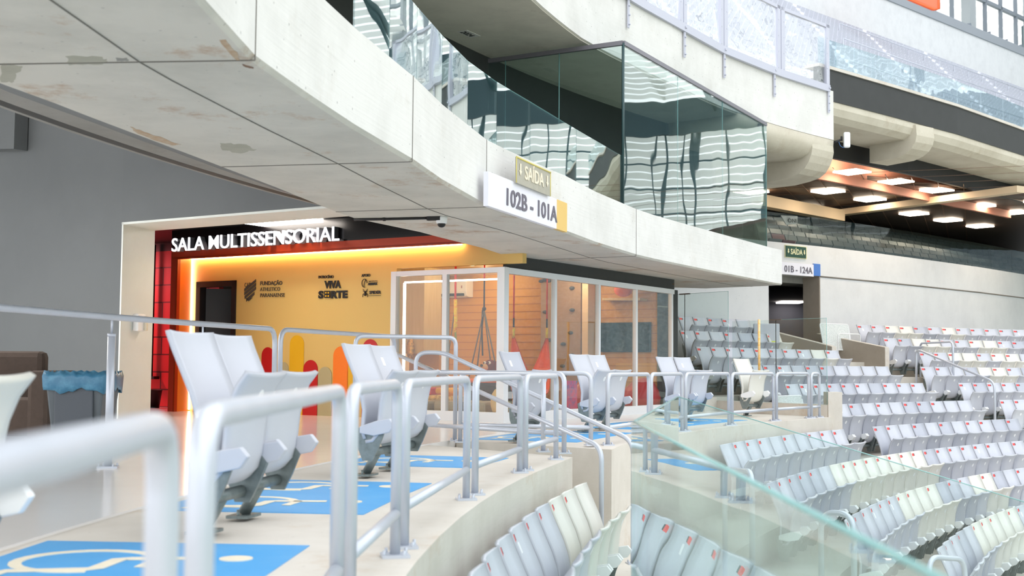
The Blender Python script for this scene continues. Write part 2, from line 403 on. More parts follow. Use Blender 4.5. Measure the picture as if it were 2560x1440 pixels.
# --- concourse: grey wall with portal, sloping ceiling
Kc = V((-.12, 16.6, 0)); A_ = V((-.845, .535, 0)).normalized(); B_ = V((.535, .845, 0)).normalized(); NA = -B_
NW = V((-5.29, 16.7, 0))
def gw(s, z=0, off=0): return NW + A_ * s + Z * z - B_ * off * -1
ZL = 2.65
m = MB()
Tn = V((.17, .6, 0)) * 1.25                      # thickness of the wall at the portal
def wallblock(mb, s0, s1, z0, z1):
    p0, p1 = gw(s0), gw(s1)
    mb.slab([p0 + Z * z0, p1 + Z * z0, p1 + Z * z1, p0 + Z * z1], Tn)
wallblock(m, .0, 14, 0, 5.15)
struct('wall_left', m, GREYW)
m = MB(); wallblock(m, -4.3, 0, ZL, 3.3); wallblock(m, -2.2, 0, 3.3, 4.2); struct('wall_over_portal', m, GREYW)
m = MB()                                        # pale reveal lining of the portal
p0 = gw(0)
m.slab([p0 + Z * 0 - A_ * .004, p0 - A_ * .004 + Tn, p0 - A_ * .004 + Tn + Z * ZL, p0 - A_ * .004 + Z * ZL], -A_ * .03)
m.slab([p0 + Z * (ZL - .002), p0 - A_ * 5.0 + Z * (ZL - .002), p0 - A_ * 5.0 + Tn + Z * (ZL - .002), p0 + Tn + Z * (ZL - .002)], (0, 0, -.03))
struct('trim_portal', m, BEIGE)
# sloping ceiling = underside of the stand above
ca = [hz(x, y, ZB + .05) for x, y in ((0, 208), (137, 258), (333, 333), (537, 410), (687, 467), (887, 546))]
ca = [ca[0] + V((-.4, -9, 0)), ca[0] + V((-.25, -3, 0))] + ca
cb = [gw(9, 6.4), gw(4.2, 5.0), gw(1.886, 4.27), gw(.9, 3.98), gw(-.6, 3.53), gw(-1.9, 3.15), gw(-2.9, 2.85), gw(-3.83, 2.62)]
m = MB()
for i in range(len(ca) - 1):
    q = [ca[i], ca[i + 1], cb[i + 1], cb[i]]
    m.add([*q, *[p + Z * .12 for p in q]], [(0, 1, 2, 3), (4, 7, 6, 5), (0, 4, 5, 1), (1, 5, 6, 2), (2, 6, 7, 3), (3, 7, 4, 0)])
struct('ceiling', m, GREYW)
# beam stub at the far left under the ceiling
m = MB()
a = hp(72, 250, gw(0) - B_ * .02, B_)
w = hp(-260, 250, gw(0) - B_ * .02, B_)
zt, zb_ = 4.55, a.z
lo = hp(72, 378, gw(0), B_); zb_ = lo.z
m.slab([V((a.x, a.y, zb_)), V((w.x, w.y, zb_ + .25)), V((w.x, w.y, zt)), V((a.x, a.y, zt))], -B_ * .22)
struct('ceiling_beam', m, GREYW)

# --- tall white ring wall behind the bowl, with the doorway
WP = [hz(x, y, 3.65) for x, y in ((1921, 603), (2050, 616), (2177, 631), (2327, 651), (2450, 668), (2560, 686))]
WP = [pol(32.0, phi(WP[0]) - R_(12), 3.65), pol(32.0, phi(WP[0]) - R_(6), 3.65)] + WP + [WP[-1] + (WP[-1] - WP[-2]) * 1.6]
def outw(p, d):  return p + (V((p.x, p.y, 0)) - C0).normalized() * d
def wallseg(mb, pts, z0, z1, th=.5):
    mb.sweep([[V((p.x, p.y, z0)), V((p.x, p.y, z1)), outw(V((p.x, p.y, z1)), th), outw(V((p.x, p.y, z0)), th)] for p in pts])
m = MB(); wallseg(m, WP[:3], -.5, 3.65); wallseg(m, WP[2:4], 2.94, 3.65); wallseg(m, WP[3:], -.5, 3.65)
struct('wall_bowl', m, WALLW)
m = MB(); p, q = WP[3], outw(WP[3], .5)
m.slab([V((p.x - .004, p.y, .0)), V((q.x - .004, q.y, 0)), V((q.x - .004, q.y, 2.94)), V((p.x - .004, p.y, 2.94))], (-.02, 0, 0)); struct('trim_doorway', m, CB)
m = MB()
for i in range(3, len(WP) - 1):
    a, b = outw(WP[i], -.004), outw(WP[i + 1], -.004); m.tube([V((a.x, a.y, 2.93)), V((b.x, b.y, 2.93))], .018, 6)
struct('trim_wall_groove', m, GROOVE)
# corridor behind the doorway
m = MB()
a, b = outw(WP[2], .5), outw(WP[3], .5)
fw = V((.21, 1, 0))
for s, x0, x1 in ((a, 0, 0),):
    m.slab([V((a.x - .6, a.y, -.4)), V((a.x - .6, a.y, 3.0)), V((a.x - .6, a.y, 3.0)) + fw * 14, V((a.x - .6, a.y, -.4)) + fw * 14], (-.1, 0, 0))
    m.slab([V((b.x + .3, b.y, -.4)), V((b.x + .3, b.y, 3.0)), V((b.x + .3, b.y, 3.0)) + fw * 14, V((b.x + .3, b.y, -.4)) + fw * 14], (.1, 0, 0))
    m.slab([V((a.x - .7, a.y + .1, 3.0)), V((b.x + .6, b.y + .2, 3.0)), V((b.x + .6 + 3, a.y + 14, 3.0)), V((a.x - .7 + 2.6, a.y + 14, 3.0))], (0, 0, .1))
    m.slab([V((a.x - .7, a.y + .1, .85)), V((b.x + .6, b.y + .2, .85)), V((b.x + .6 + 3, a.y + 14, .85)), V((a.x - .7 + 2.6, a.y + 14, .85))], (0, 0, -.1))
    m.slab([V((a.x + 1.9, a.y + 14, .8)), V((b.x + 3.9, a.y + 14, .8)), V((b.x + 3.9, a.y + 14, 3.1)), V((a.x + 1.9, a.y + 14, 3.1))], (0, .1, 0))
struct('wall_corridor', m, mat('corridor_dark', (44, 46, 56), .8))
LIGHTM = emis('lamp_panel', (255, 244, 232), 9)
m = MB(); c = hz(1975, 756, 2.97); m.box(c, (.75, .9, .04)); tag(build('ceiling_light', m, LIGHTM), 'white light panel inside the dark doorway below the 01B - 124A sign', 'light')
# parapet walls of the stairs in front of the doorway
def parapet(p0, z0, p1, z1, name):
    d = (p1 - p0); d.z = 0; n = V((d.y, -d.x, 0)).normalized()
    m = MB(); m.slab([V((p0.x, p0.y, -1)), V((p1.x, p1.y, -1.6)), V((p1.x, p1.y, z1)), V((p0.x, p0.y, z0))], n * .14); struct(name, m, CB)
    m = MB(); u = d.normalized()
    m.slab([V((p1.x, p1.y, -1.6)) + n * .0, V((p1.x, p1.y, z1)), V((p1.x, p1.y, z1)) + n * .14, V((p1.x, p1.y, -1.6)) + n * .14], u * .012)
    m.slab([V((p0.x, p0.y, z0)), V((p1.x, p1.y, z1)), V((p1.x, p1.y, z1)) + n * .14, V((p0.x, p0.y, z0)) + n * .14], Z * .012)
    struct(name + '_cap', m, CP)
def meet(p, d, x):
    t = (x - 1280) / F; L = (t * p.y - p.x) / (d.x - t * d.y); return p + d * L
p = WP[3]; d = (C0 - V((p.x, p.y, 0))).normalized(); d = V((.60, -.80, 0)); e = meet(p, d, 2222)
parapet(p, EYE + (920 - 834) * p.y / F, e, EYE + (921 - 868) * e.y / F, 'stair_parapet_right')
p = WP[2]; d = V((.60, -.80, 0)); e = meet(p, d, 2090)
parapet(p, EYE + (919 - 824) * p.y / F, e, EYE + (920 - 866) * e.y / F, 'stair_parapet_left')
# concrete upstand that ends the far platform
m = MB()
u0, u1 = hz(2068, 1012, .18), hz(1764, 1000, .18)
UD = (u1 - u0).normalized(); UN = V((UD.y, -UD.x, 0))
m.slab([u0 + Z * -1.6, u1 + Z * -1.6, u1, u0], UN * -.16 if UN.y < 0 else UN * .16); struct('upstand_wall', m, CP)
m = MB(); m.box(u0 + V((.12, .12, -.85)), (.22, .3, 2.1)); struct('upstand_post', m, CP)
# ================================================================== SENSORY ROOM
def pA(x, y, off=0.): return hp(x, y, Kc + NA * off, B_)
def pB(x, y, off=0.): return hp(x, y, Kc + A_ * off, A_)
def pW(x, y, off=0.): return hp(x, y, Kc + B_ * 5.4 + NA * off, B_)
XR = -A_
def on(p, z): return V((p.x, p.y, z))
def wp(a, b, z=0.): return Kc + A_ * a + B_ * b + Z * z      # room coordinates
def rect(mb, p, q, z0, z1, d):                                # upright board from p to q
    mb.slab([on(p, z0), on(q, z0), on(q, z1), on(p, z1)], d); return mb
HDR = 2.44
sL = pA(480, 700); sR = pA(992, 700)
dL, dR = pA(493, 700), pA(592, 700)
# yellow front wall with the door opening
m = MB()
rect(m, sL + A_ * .04, dL, 0, HDR + .12, B_ * .1); rect(m, dR, sR, 0, HDR + .12, B_ * .1)
zdt = pA(540, 703).z
rect(m, dL, dR, zdt, HDR + .12, B_ * .1); rect(m, sR, sR + XR * 2.1, 2.12, HDR + .12, B_ * .1)
struct('wall_yellow', m, YEL)
# painted arches on the wall
arches = [(643, 22, 917, AYEL, 'small yellow'), (670, 30, 868, RED, 'deep red'), (709, 26, 905, ABEI, 'taupe'), (743, 35, 838, AYEL, 'tall yellow'),
          (777, 36, 900, RED, 'short red'), (813, 34, 917, ABEI, 'low taupe'), (853, 38, 866, ORG, 'orange'), (884, 30, 905, AYEL, 'half-hidden yellow'), (926, 38, 848, RED, 'tall dark red'), (963, 30, 880, ABEI, 'pale taupe')]
for i, (x, w, yt, mm, nm) in enumerate(arches):
    c = pA(x, yt, .004); a, b = pA(x - w / 2, yt), pA(x + w / 2, yt); r = (a - b).length / 2; zt = c.z - r
    pts = [c + A_ * r + Z * (.0 - c.z), c - A_ * r + Z * (-c.z)] + [on(c, zt) - A_ * (r * math.cos(t)) + Z * (r * math.sin(t)) for t in [math.pi * k / 14 for k in range(15)]]
    m = MB(); m.slab(pts, NA * .006)
    tag(build('wall_arch', m, mm), f'{nm} round-topped stripe on the yellow wall, {ordw(i + 1)} from left', 'wall decoration', 'painted arches on the yellow wall')
# door
t = empty('side_door', on(dL, 0)); tag(t, 'black door standing ajar at the left end of the yellow wall', 'door')
m = MB()
rect(m, dL, dL + XR * .09, 0, zdt, B_ * .14 + NA * .0); rect(m, dR, dR - XR * .09, 0, zdt, B_ * .14); rect(m, dL, dR, zdt - .09, zdt, B_ * .14)
for q in m.v: q += NA * .02
build('door_frame', m, BLACK, t)
m = MB(); d2 = (XR * .55 + B_ * .55).normalized() * .82
m.slab([on(dL + XR * .1 + B_ * .1, .02), on(dL + XR * .1 + B_ * .1 + d2, .02), on(dL + XR * .1 + B_ * .1 + d2, zdt - .1), on(dL + XR * .1 + B_ * .1, zdt - .1)], B_ * .04); lf = build('door_leaf', m, mat('door_black', (34, 34, 36), .45), t)
m = MB(); e = dL + XR * .1 + B_ * .07 + d2 * .88; m.tube([on(e, 1.0), on(e, 1.0) + NA * .05, on(e, 1.0) + NA * .05 - XR * .12], .011, 8); build('door_handle', m, STEEL, lf)
m = MB(); rect(m, dL - XR * .3 + B_ * 1.3, dR + XR * .5 + B_ * 1.3, 0, 2.5, B_ * .05); struct('wall_back_corridor', m, mat('brown_dark_wall', (70, 48, 30), .8))
# portal frame: dark red front, orange reveal, black header, led strips
fo = .42
PLx = pA(427, 700, fo); PIx = pA(443, 700, fo)
m = MB(); zt = pA(445, 648, fo).z; ztop = 2.83
right_end = pA(1235, 700, fo)
rect(m, PLx, PIx, 0, zt, B_ * .06); rect(m, PLx, right_end, zt, zt + .13, B_ * .06)
struct('trim_portal_red', m, DRED)
m = MB(); rect(m, PLx, right_end, zt + .13, ztop, B_ * .06); struct('trim_header', m, mat('gloss_black', (16, 14, 16), .25))
m = MB()
m.slab([on(PIx, 0), on(PIx, zt), on(sL + XR * .02, HDR), on(sL + XR * .02, 0)], A_ * .03); struct('trim_reveal', m, ORG)
m = MB(); m.slab([on(PLx, zt + .01), on(right_end, zt + .01), on(sR + XR * 1.2, HDR + .02), on(sL, HDR + .02)], Z * .02); struct('trim_reveal_top', m, DRED)
LED = emis('led_strip', (255, 226, 150), 13)
LEDW = emis('led_strip_white', (255, 240, 214), 6)
m = MB(); m.tube([on(sL, 0.02) + XR * .03 + NA * .03, on(sL, HDR - .02) + XR * .03 + NA * .03], .016, 8)
tag(build('led_strip', m, LEDW), 'vertical glowing light strip beside the black door', 'led strip', 'led strips of the room front')
m = MB(); m.tube([on(sL, HDR - .03) + XR * .03 + NA * .05, on(sR, HDR - .03) + NA * .05 + XR * 1.15], .012, 8)
tag(build('led_strip', m, LED), 'long horizontal glowing light strip along the top of the yellow wall', 'led strip', 'led strips of the room front')
# room sign
t = empty('room_sign', pA(640, 610, fo + .1)); tag(t, 'white raised illuminated letters reading SALA MULTISSENSORIAL on the black header', 'sign')
p = pA(428, 629, fo + .10); q = pA(846, 603, fo + .10); wid = (q - p).length
LET = emis('letter_face', (252, 250, 255), 1.0); LETS = mat('letter_side', (150, 150, 156), .4)
def fit(o, w):
    bpy.context.view_layer.update(); k = w / max(o.dimensions.x, 1e-4)
    return k
def fittext(name, body, x0, y0, x1, y1, hpx, m, parent, plane, ext=.004, off=0., X=XR, back=None):
    """baseline from pixel 0 to pixel 1 on a plane, cap height hpx pixels at the start"""
    a, b = plane(x0, y0), plane(x1, y1); cap = (plane(x0, y0 - hpx) - a).length
    size = cap / .70; w = (b - a).length
    c = bpy.data.curves.new('tmp', 'FONT'); c.body = body; c.size = size; c.offset = off; o = bpy.data.objects.new('tmp', c); COL.objects.link(o)
    bpy.context.view_layer.update(); k = w / o.dimensions.x; bpy.data.objects.remove(o); bpy.data.curves.remove(c)
    return text(name, body, size, m, a, (b - a), Z, parent, ext, off, k)
planeS = lambda x, y: pA(x, y, fo + .10)
fittext('letters', 'SALA MULTISSENSORIAL', 428, 629, 846, 601, 33, LET, t, planeS, .006, .0015)
planeS2 = lambda x, y: pA(x, y, fo + .045)
o = fittext('letter_returns', 'SALA MULTISSENSORIAL', 428, 629, 846, 601, 33, LETS, t, planeS, .045, .001); o.location += B_ * .055
# logos
INK = mat('dark_vinyl', (74, 70, 62), .5); INKB = mat('black_vinyl', (26, 24, 22), .5)
t = empty('foundation_logo', pA(660, 730, .01)); tag(t, 'dark grey shield emblem and the words FUNDAÇÃO ATHLETICO PARANAENSE on yellow wall', 'logo')
pl = lambda x, y: pA(x, y, .012)
for body, y, x1 in (('FUNDAÇÃO', 713, 705), ('ATHLETICO', 728, 700), ('PARANAENSE', 743, 711)):
    fittext('wording', body, 650, y, x1, y - 1, 9.5, INK, t, pl, .003, .002 if y == 713 else 0)
m = MB()
for (x0, y0, x1, y1, w) in ((611, 722, 640, 698, 7), (611, 731, 640, 707, 7), (612, 740, 640, 716, 7), (616, 747, 636, 730, 7)):
    m.slab([pl(x0, y0), pl(x1, y1), pl(x1, y1 + w), pl(x0, y0 + w)], NA * .006)
m.slab([pl(612, 744), pl(622, 753), pl(632, 744), pl(622, 747)], NA * .006)
build('emblem', m, INK, t)
fittext('monogram', 'CAP', 611, 718, 626, 717, 11, INK, t, pl, .003)
t = empty('sponsor_logo', pA(830, 730, .01)); tag(t, 'black PATROCÍNIO VIVA SORTE lettering in the middle of the yellow wall', 'logo')
fittext('wording', 'PATROCÍNIO', 796, 696, 834, 695, 6.5, INKB, t, pl, .003, .002)
o = fittext('wording', 'VIVA', 812, 720, 854, 719, 17, INKB, t, pl, .003, .008); 
fittext('wording', 'S', 796, 745, 809, 745, 17, INKB, t, pl, .003, .008); fittext('wording', 'RTE', 827, 745, 868, 744, 17, INKB, t, pl, .003, .008)
m = MB(); m.slab([pl(811, 745), pl(826, 745), pl(826, 727), pl(811, 727)], NA * .005); build('wording', m, INKB, t)
m = MB()
for a, b in ((-3, -4), (3, -4), (-3, 4), (3, 4)):
    c = pl(818.5 + a, 736 + b); m = MB(); m.slab([c + XR * (.014 * math.cos(k)) + Z * (.014 * math.sin(k)) for k in [math.pi * 2 * j / 10 for j in range(10)]], NA * .009)
    build('clover_leaf', m, AYEL, t)
t = empty('support_logo', pA(925, 720, .01)); tag(t, 'small black APOIO, ADIMAX and SPIDER logos at the right of the yellow wall', 'logo')
fittext('wording', 'APOIO', 904, 692, 926, 691, 6.5, INKB, t, pl, .003, .002)
fittext('wording', 'ADIMAX', 920, 713, 944, 712, 6, INKB, t, pl, .003, .003); fittext('wording', 'INSTITUTO', 922, 705, 943, 704, 3, INKB, t, pl, .002)
fittext('wording', 'SPIDER', 923, 735, 952, 734, 7.5, INKB, t, pl, .003, .002)
m = MB(); c = pl(911, 708); m.tube([c + XR * (.048 * math.cos(k)) + Z * (.06 * math.sin(k)) for k in [math.pi * 2 * j / 20 for j in range(17)]], .005, 6)
m.tube([c + XR * .02 + Z * .05, c + Z * .0, c - XR * .01 - Z * .05], .005, 6); build('emblem', m, INKB, t)
m = MB(); c = pl(913, 732)
m.ball(c + Z * .01, .018, 8, 6); m.ball(c - Z * .025, .022, 8, 6)
for sx in (-1, 1):
    for k, (dz, ez) in enumerate(((.06, .02), (.03, .0), (-.06, -.02), (-.07, -.03))):
        m.tube([c, c + XR * (sx * (.03 + .005 * k)) + Z * (dz * .5 + .012), c + XR * (sx * .045) + Z * (dz * .9)], .004, 5)
build('spider_mark', m, INKB, t)
m = MB(); m.slab([pl(922, 739), pl(952, 738), pl(952, 739), pl(922, 740)], NA * .004); build('underline', m, INKB, t)
# black ceiling of the portal zone, light panel, red brick wall
m = MB(); cc = [gw(1.5, 2.83) + Tn, gw(-4.3, 2.83) + Tn, wp(.1, -.2, 2.83), wp(.1, 5.5, 2.83), wp(12, 5.5, 2.83)]
m.slab(cc, Z * .08); struct('ceiling_black', m, BLACK)
m = MB(); c = hz(712, 555, 2.81); m.box(c, (1.15, .55, .04), X=A_); tag(build('ceiling_light', m, LIGHTM), 'white rectangular light panel on the black ceiling above SALA letters', 'light')
BR = mat('red_brick_paint', (206, 50, 52), .55)
nt = BR.node_tree; bt = nt.nodes.new('ShaderNodeTexBrick'); bt.inputs['Color1'].default_value = srgb(214, 52, 56); bt.inputs['Color2'].default_value = srgb(198, 44, 50); bt.inputs['Mortar'].default_value = srgb(96, 14, 18)
bt.inputs['Scale'].default_value = 1; bt.inputs['Brick Width'].default_value = .62; bt.inputs['Row Height'].default_value = .30; bt.inputs['Mortar Size'].default_value = .012
tc = nt.nodes.new('ShaderNodeTexCoord'); sx = nt.nodes.new('ShaderNodeSeparateXYZ'); cx = nt.nodes.new('ShaderNodeCombineXYZ')
nt.links.new(tc.outputs['Object'], sx.inputs[0]); nt.links.new(sx.outputs[0], cx.inputs[0]); nt.links.new(sx.outputs[2], cx.inputs[1]); nt.links.new(cx.outputs[0], bt.inputs[0]); nt.links.new(bt.outputs[0], nt.nodes['Principled BSDF'].inputs['Base Color'])
Pbr = V((-7.6, 22.4, 0))
m = MB(); zb = EYE + (909 - 641) * 22.4 / F
rect(m, Pbr + A_ * 2.5, Pbr + XR * 3.2, 0, zb, B_ * .1); struct('wall_brick_red', m, BR)
m = MB(); rect(m, Pbr + A_ * 2.5, Pbr + XR * 3.2, zb, 2.83, B_ * .1); struct('wall_black_top', m, mat('dark_red_board', (40, 12, 14), .5))
m = MB(); p = hp(383, 700, Pbr + NA * .08, B_); m.tube([on(p, .5), on(p, 2.8)], .035, 8); m.box(on(p, .5), (.3, .12, .05), X=A_); build('wall_pipe', m, BLACK)
tag(bpy.data.objects['wall_pipe'], 'thin black upright pipe on the red brick wall beside the pillar', 'pipe')
L = bpy.data.lights.new('red_spot', 'AREA'); L.energy = 60; L.color = (1, .22, .24); L.size = .6; lo = bpy.data.objects.new('red_wall_lamp', L); COL.objects.link(lo)
lo.location = Pbr + NA * 1.0 + Z * 2.6 - A_ * .3; lo.rotation_euler = (Pbr + Z * .8 - lo.location).to_track_quat('-Z', 'Y').to_euler(); 
# mural fragment of a footballer at the pillar edge (flat print on the bricks)
def pR(x, y): return hp(x, y, Pbr + NA * .012, B_)
t = empty('wall_mural', pR(365, 860)); tag(t, 'strip of a wall print beside the pillar showing part of a standing player', 'mural')
m = MB(); m.slab([pR(352, 762), pR(364, 760), pR(371, 790), pR(366, 850), pR(370, 880), pR(358, 900), pR(352, 900)], NA * .006); build('shirt_print', m, mat('print_white', (206, 200, 204), .6), t)
m = MB(); m.slab([pR(352, 900), pR(362, 895), pR(366, 960), pR(358, 1000), pR(352, 1000)], NA * .006); build('shorts_print', m, mat('print_dark', (36, 28, 34), .6), t)
m = MB(); c = hp(380, 1004, Pbr + NA * .4, B_); m.lathe(on(c, 0), [(0, 0), (.12, 0), (.16, .28), (.17, .3), (.15, .3), (.11, .02), (0, .02)], 18)
tag(build('waste_basket', m, BLACK), 'small black basket on floor at the foot of the red brick wall', 'basket')

# ---------------------------------------------------------------- glazed corner of the room
ZT = hp(1258, 668, Kc, B_).z
ZBT = .13
aw, bw = 1.82, 5.34
t = empty('glass_room_front', Kc); tag(t, 'white-framed glazed corner of the sensory room', 'glass partition')
fr = MB(); FT = .05
def post(mb, p, w, z0=0, z1=ZT): mb.box(on(p, (z0 + z1) / 2), (w, w, z1 - z0), X=A_)
post(fr, Kc + NA * -.0, .115)
build('corner_post', fr, WHF, t)
for s, w in ((aw, .09), (pA(1114, 800) - Kc).length and ((pA(1114, 800) - on(Kc, pA(1114, 800).z)).length, .075),):
    m = MB(); post(m, Kc + A_ * s, w, ZBT, ZT); build('mullion', m, WHF, t)
for x in (1385, 1495, 1588, 1677):
    p = pB(x, 800); m = MB(); post(m, on(p, 0), .062, ZBT, ZT); build('mullion', m, WHF, t)
m = MB(); m.box(on(Kc + A_ * aw / 2, ZT - .035), (aw, .08, .07), X=A_); build('top_rail', m, WHF, t)
m = MB(); m.box(on(Kc + B_ * bw / 2, ZT - .04), (bw, .08, .08), X=B_); build('top_rail', m, WHF, t)
m = MB(); m.box(on(Kc + A_ * aw / 2, ZBT / 2), (aw, .1, ZBT), X=A_); build('base_rail', m, WHF, t)
m = MB(); m.box(on(Kc + B_ * bw / 2, ZBT / 2), (bw, .1, ZBT), X=B_); build('base_rail', m, WHF, t)
m = MB(); m.slab([on(Kc + B_ * .05, ZBT), on(Kc + B_ * bw, ZBT), on(Kc + B_ * bw, ZT - .08), on(Kc + B_ * .05, ZT - .08)], A_ * .008); build('side_glazing', m, glass('room_side_glass', (.93, .94, .93), (1.2, .002), 1.5, boost=1.2), t)
m = MB(); m.slab([on(Kc + A_ * .05, ZBT), on(Kc + A_ * aw, ZBT), on(Kc + A_ * aw, ZT - .07), on(Kc + A_ * .05, ZT - .07)], B_ * .008); build('front_glazing', m, GL_CLEAR, t)
# black panels above and at the end of the glazing
m = MB(); rect(m, Kc + A_ * .02 + B_ * .12, Kc + A_ * .02 + B_ * (bw + .12), ZT + .0, 2.8, A_ * .06); rect(m, Kc + B_ * (bw + .03), Kc + B_ * (bw + .22), 0, ZT, A_ * .3); struct('trim_black_box', m, BLACK2)
# interior shell
AW = 4.9
m = MB(); rect(m, wp(.10, 5.4), wp(AW, 5.4), 0, 2.5, B_ * .1); struct('wall_room_back', m, ORW)
m = MB()
for k in range(14): m.box(wp(AW / 2, 5.395, .35 + .14 * k), (AW, .006, .008), X=A_)
struct('trim_wall_slats', m, mat('orange_groove', (170, 108, 18), .6))
m = MB(); rect(m, wp(AW, 0.1), wp(AW, 5.4), 0, 2.5, A_ * .1); struct('wall_room_side', m, mat('room_beige', (206, 178, 142), .6))
m = MB(); m.slab([wp(.10, .15, 2.45), wp(AW, .15, 2.45), wp(AW, 5.4, 2.45), wp(.10, 5.4, 2.45)], Z * .05); struct('ceiling_room', m, mat('room_ceiling', (226, 196, 150), .7))
m = MB(); m.slab([wp(.05, .05, .004), wp(AW, .05, .004), wp(AW, 5.4, .004), wp(.05, 5.4, .004)], Z * .03); struct('floor_room', m, mat('room_floor', (196, 150, 96), .4))
for (a, b) in ((1.6, 1.2), (3.4, 1.4), (1.0, 3.0), (2.7, 3.2), (4.1, 3.4), (1.6, 4.6), (3.4, 4.7)):  # added fixtures, invented to light the room interior
    m = MB(); c = wp(a, b, 2.445); m.lathe(c, [(0, 0), (.05, 0), (.06, -.012), (.055, -.02), (.045, -.012), (0, -.012)], 16)
    o = build('fill_downlight', m, emis('fill_lens', (255, 222, 168), 3)); tag(o, 'added unseen warm downlight in the ceiling of the glazed room', 'light', 'added fill lights of the glazed room')
    L = bpy.data.lights.new('room_fill_lamp', 'POINT'); L.energy = 6.5; L.color = (1, .86, .60); L.shadow_soft_size = .05; lo = bpy.data.objects.new('room_fill_lamp', L); COL.objects.link(lo); lo.parent = o; lo.location = (0, 0, -.08)
# led lines inside
def q3(x, y, b): return hp(x, y, Kc + B_ * b, B_)
p0, p1 = q3(1012, 697, 1.6), q3(1252, 690, 1.6)
m = MB(); m.tube([on(p0, .05), on(p0, 2.04)], .022, 8); tag(build('led_strip', m, LEDW), 'bright vertical light strip at left edge behind the room glass', 'led strip', 'led strips in the room')
m = MB(); m.tube([on(p0, 2.05), on(p1, 2.05)], .014, 8); tag(build('led_strip', m, LEDW), 'horizontal light strip under ceiling behind the front glass', 'led strip', 'led strips in the room')
p = q3(1088, 800, 4.6); m = MB(); m.tube([on(p, .1), on(p, 2.4)], .014, 8); tag(build('led_strip', m, LEDW), 'thin vertical light strip left of the air conditioner', 'led strip', 'led strips in the room')
# oak cabinet with desk
t = empty('oak_cabinet', on(q3(1040, 900, 3.2), 0)); tag(t, 'tall pale oak wall cabinet with a niche, behind the left room glass', 'cabinet')
a, b = q3(1013, 800, 3.0), q3(1060, 800, 3.0)
m = MB(); rect(m, a - XR * .25, b, .95, 2.42, B_ * .5); build('upper_carcass', m, WOOD, t, bevel=.004)
m = MB(); rect(m, a - XR * .25, b, 0.03, .45, B_ * .5); build('lower_carcass', m, WOOD, t, bevel=.004)
m = MB(); rect(m, b, b + XR * .03, .45, .95, B_ * .5); rect(m, a - XR * .25, b, .45, .95, B_ * .0 + B_ * .5); 
for q in m.v: pass
m2 = MB(); rect(m2, a - XR * .25 + B_ * .46, b + B_ * .46, .45, .95, B_ * .04); build('niche_back', m2, mat('niche_gold', (196, 140, 60), .4), t)
m = MB()
ap, bp = q3(1062, 800, 5.3), q3(1091, 800, 5.3)
rect(m, ap, bp + XR * .02, 0.03, 2.42, B_ * .08); tag(build('partition_panel', m, mat('room_beige2', (214, 186, 160), .6)), 'beige wall strip carrying three small prints, left of the air conditioner', 'panel')
# gold mask ornament in the niche
t = empty('ornament', on(q3(1028, 890, 2.95), .8)); tag(t, 'mottled gold and black mask ornament beside the left light strip', 'ornament')
m = MB(); c = q3(1026, 872, 2.9); m.ball(c, (.07, .05, .19), 14, 10); o = build('mask', m, mat('gold_black', (206, 150, 40), .3, .5, noise=(16, (30, 22, 16), 1.0)), t)
# three prints
PR = mat('print_paper', (232, 214, 198), .7); PRI = mat('print_ink', (150, 96, 90), .7)
def q53(x, y): return hp(x, y, Kc + B_ * 5.27, B_)
for i, (yc, nm) in enumerate(((803, 'rainbow'), (860, 'rain cloud'), (907, 'rising sun'))):
    t = empty('wall_print', q53(1070, yc)); tag(t, f'small framed print with a {nm} on the beige strip', 'picture', 'prints on the beige strip')
    hh = 22 if i < 2 else 12
    m = MB(); m.slab([q53(1061, yc + hh), q53(1079, yc + hh), q53(1079, yc - hh), q53(1061, yc - hh)], NA * .012); build('paper', m, PR, t)
    m = MB(); c = q53(1070, yc + (4 if i == 0 else 0)) + NA * .016
    if i == 0:
        for r in (.055, .038, .02): m.tube([c + XR * (r * math.cos(k)) + Z * (r * math.sin(k) * 1.3) for k in [math.pi * j / 10 for j in range(11)]], .005, 5)
    elif i == 1:
        for dx, dz, r in ((-.03, 0, .026), (0, .02, .034), (.032, 0, .026)): m.ball(c + XR * dx + Z * dz, (r, .004, r), 10, 6)
        for dx in (-.03, 0, .03): m.tube([c + XR * dx - Z * .04, c + XR * dx - Z * .06], .004, 5)
    else:
        m.ball(c - Z * .02, (.028, .004, .028), 10, 6)
        for k in range(5):
            an = math.pi * (k + .5) / 5; m.tube([c - Z * .02 + XR * (.035 * math.cos(an)) + Z * (.035 * math.sin(an)), c - Z * .02 + XR * (.055 * math.cos(an)) + Z * (.055 * math.sin(an))], .003, 4)
    build('motif', m, PRI, t)
# air conditioner
t = empty('air_conditioner', pW(1135, 745)); tag(t, 'white wall-mounted split air conditioner on the orange back wall', 'air conditioner')
m = MB()
a = pW(1092, 745); b = pW(1183, 745); w = b - a; w.z = 0; zt_, zb_ = pW(1135, 703).z, pW(1135, 745).z
prof = [(0, zt_), (-.2, zt_), (-.235, zt_ - .04), (-.235, zb_ + .10), (-.20, zb_ + .02), (-.14, zb_), (0, zb_)]
m.sweep([[on(a, z) + B_ * y for y, z in prof], [on(a + w, z) + B_ * y for y, z in prof]]); build('housing', m, mat('ac_white', (232, 230, 224), .4), t, bevel=.01)
m = MB(); m.box(on(a + w * .5, zb_ + .045) - B_ * .222, (w.length * .86, .02, .05), X=XR); build('air_outlet', m, BLACK, t)
m = MB(); m.box(on(a + w * .14, zt_ - .14) - B_ * .238, (.06, .004, .12), X=XR); build('energy_label', m, CAPW, t)
m = MB(); m.ball(on(a + w * .88, zt_ - .13) - B_ * .237, (.015, .004, .03), 8, 6); build('display', m, PRI, t)
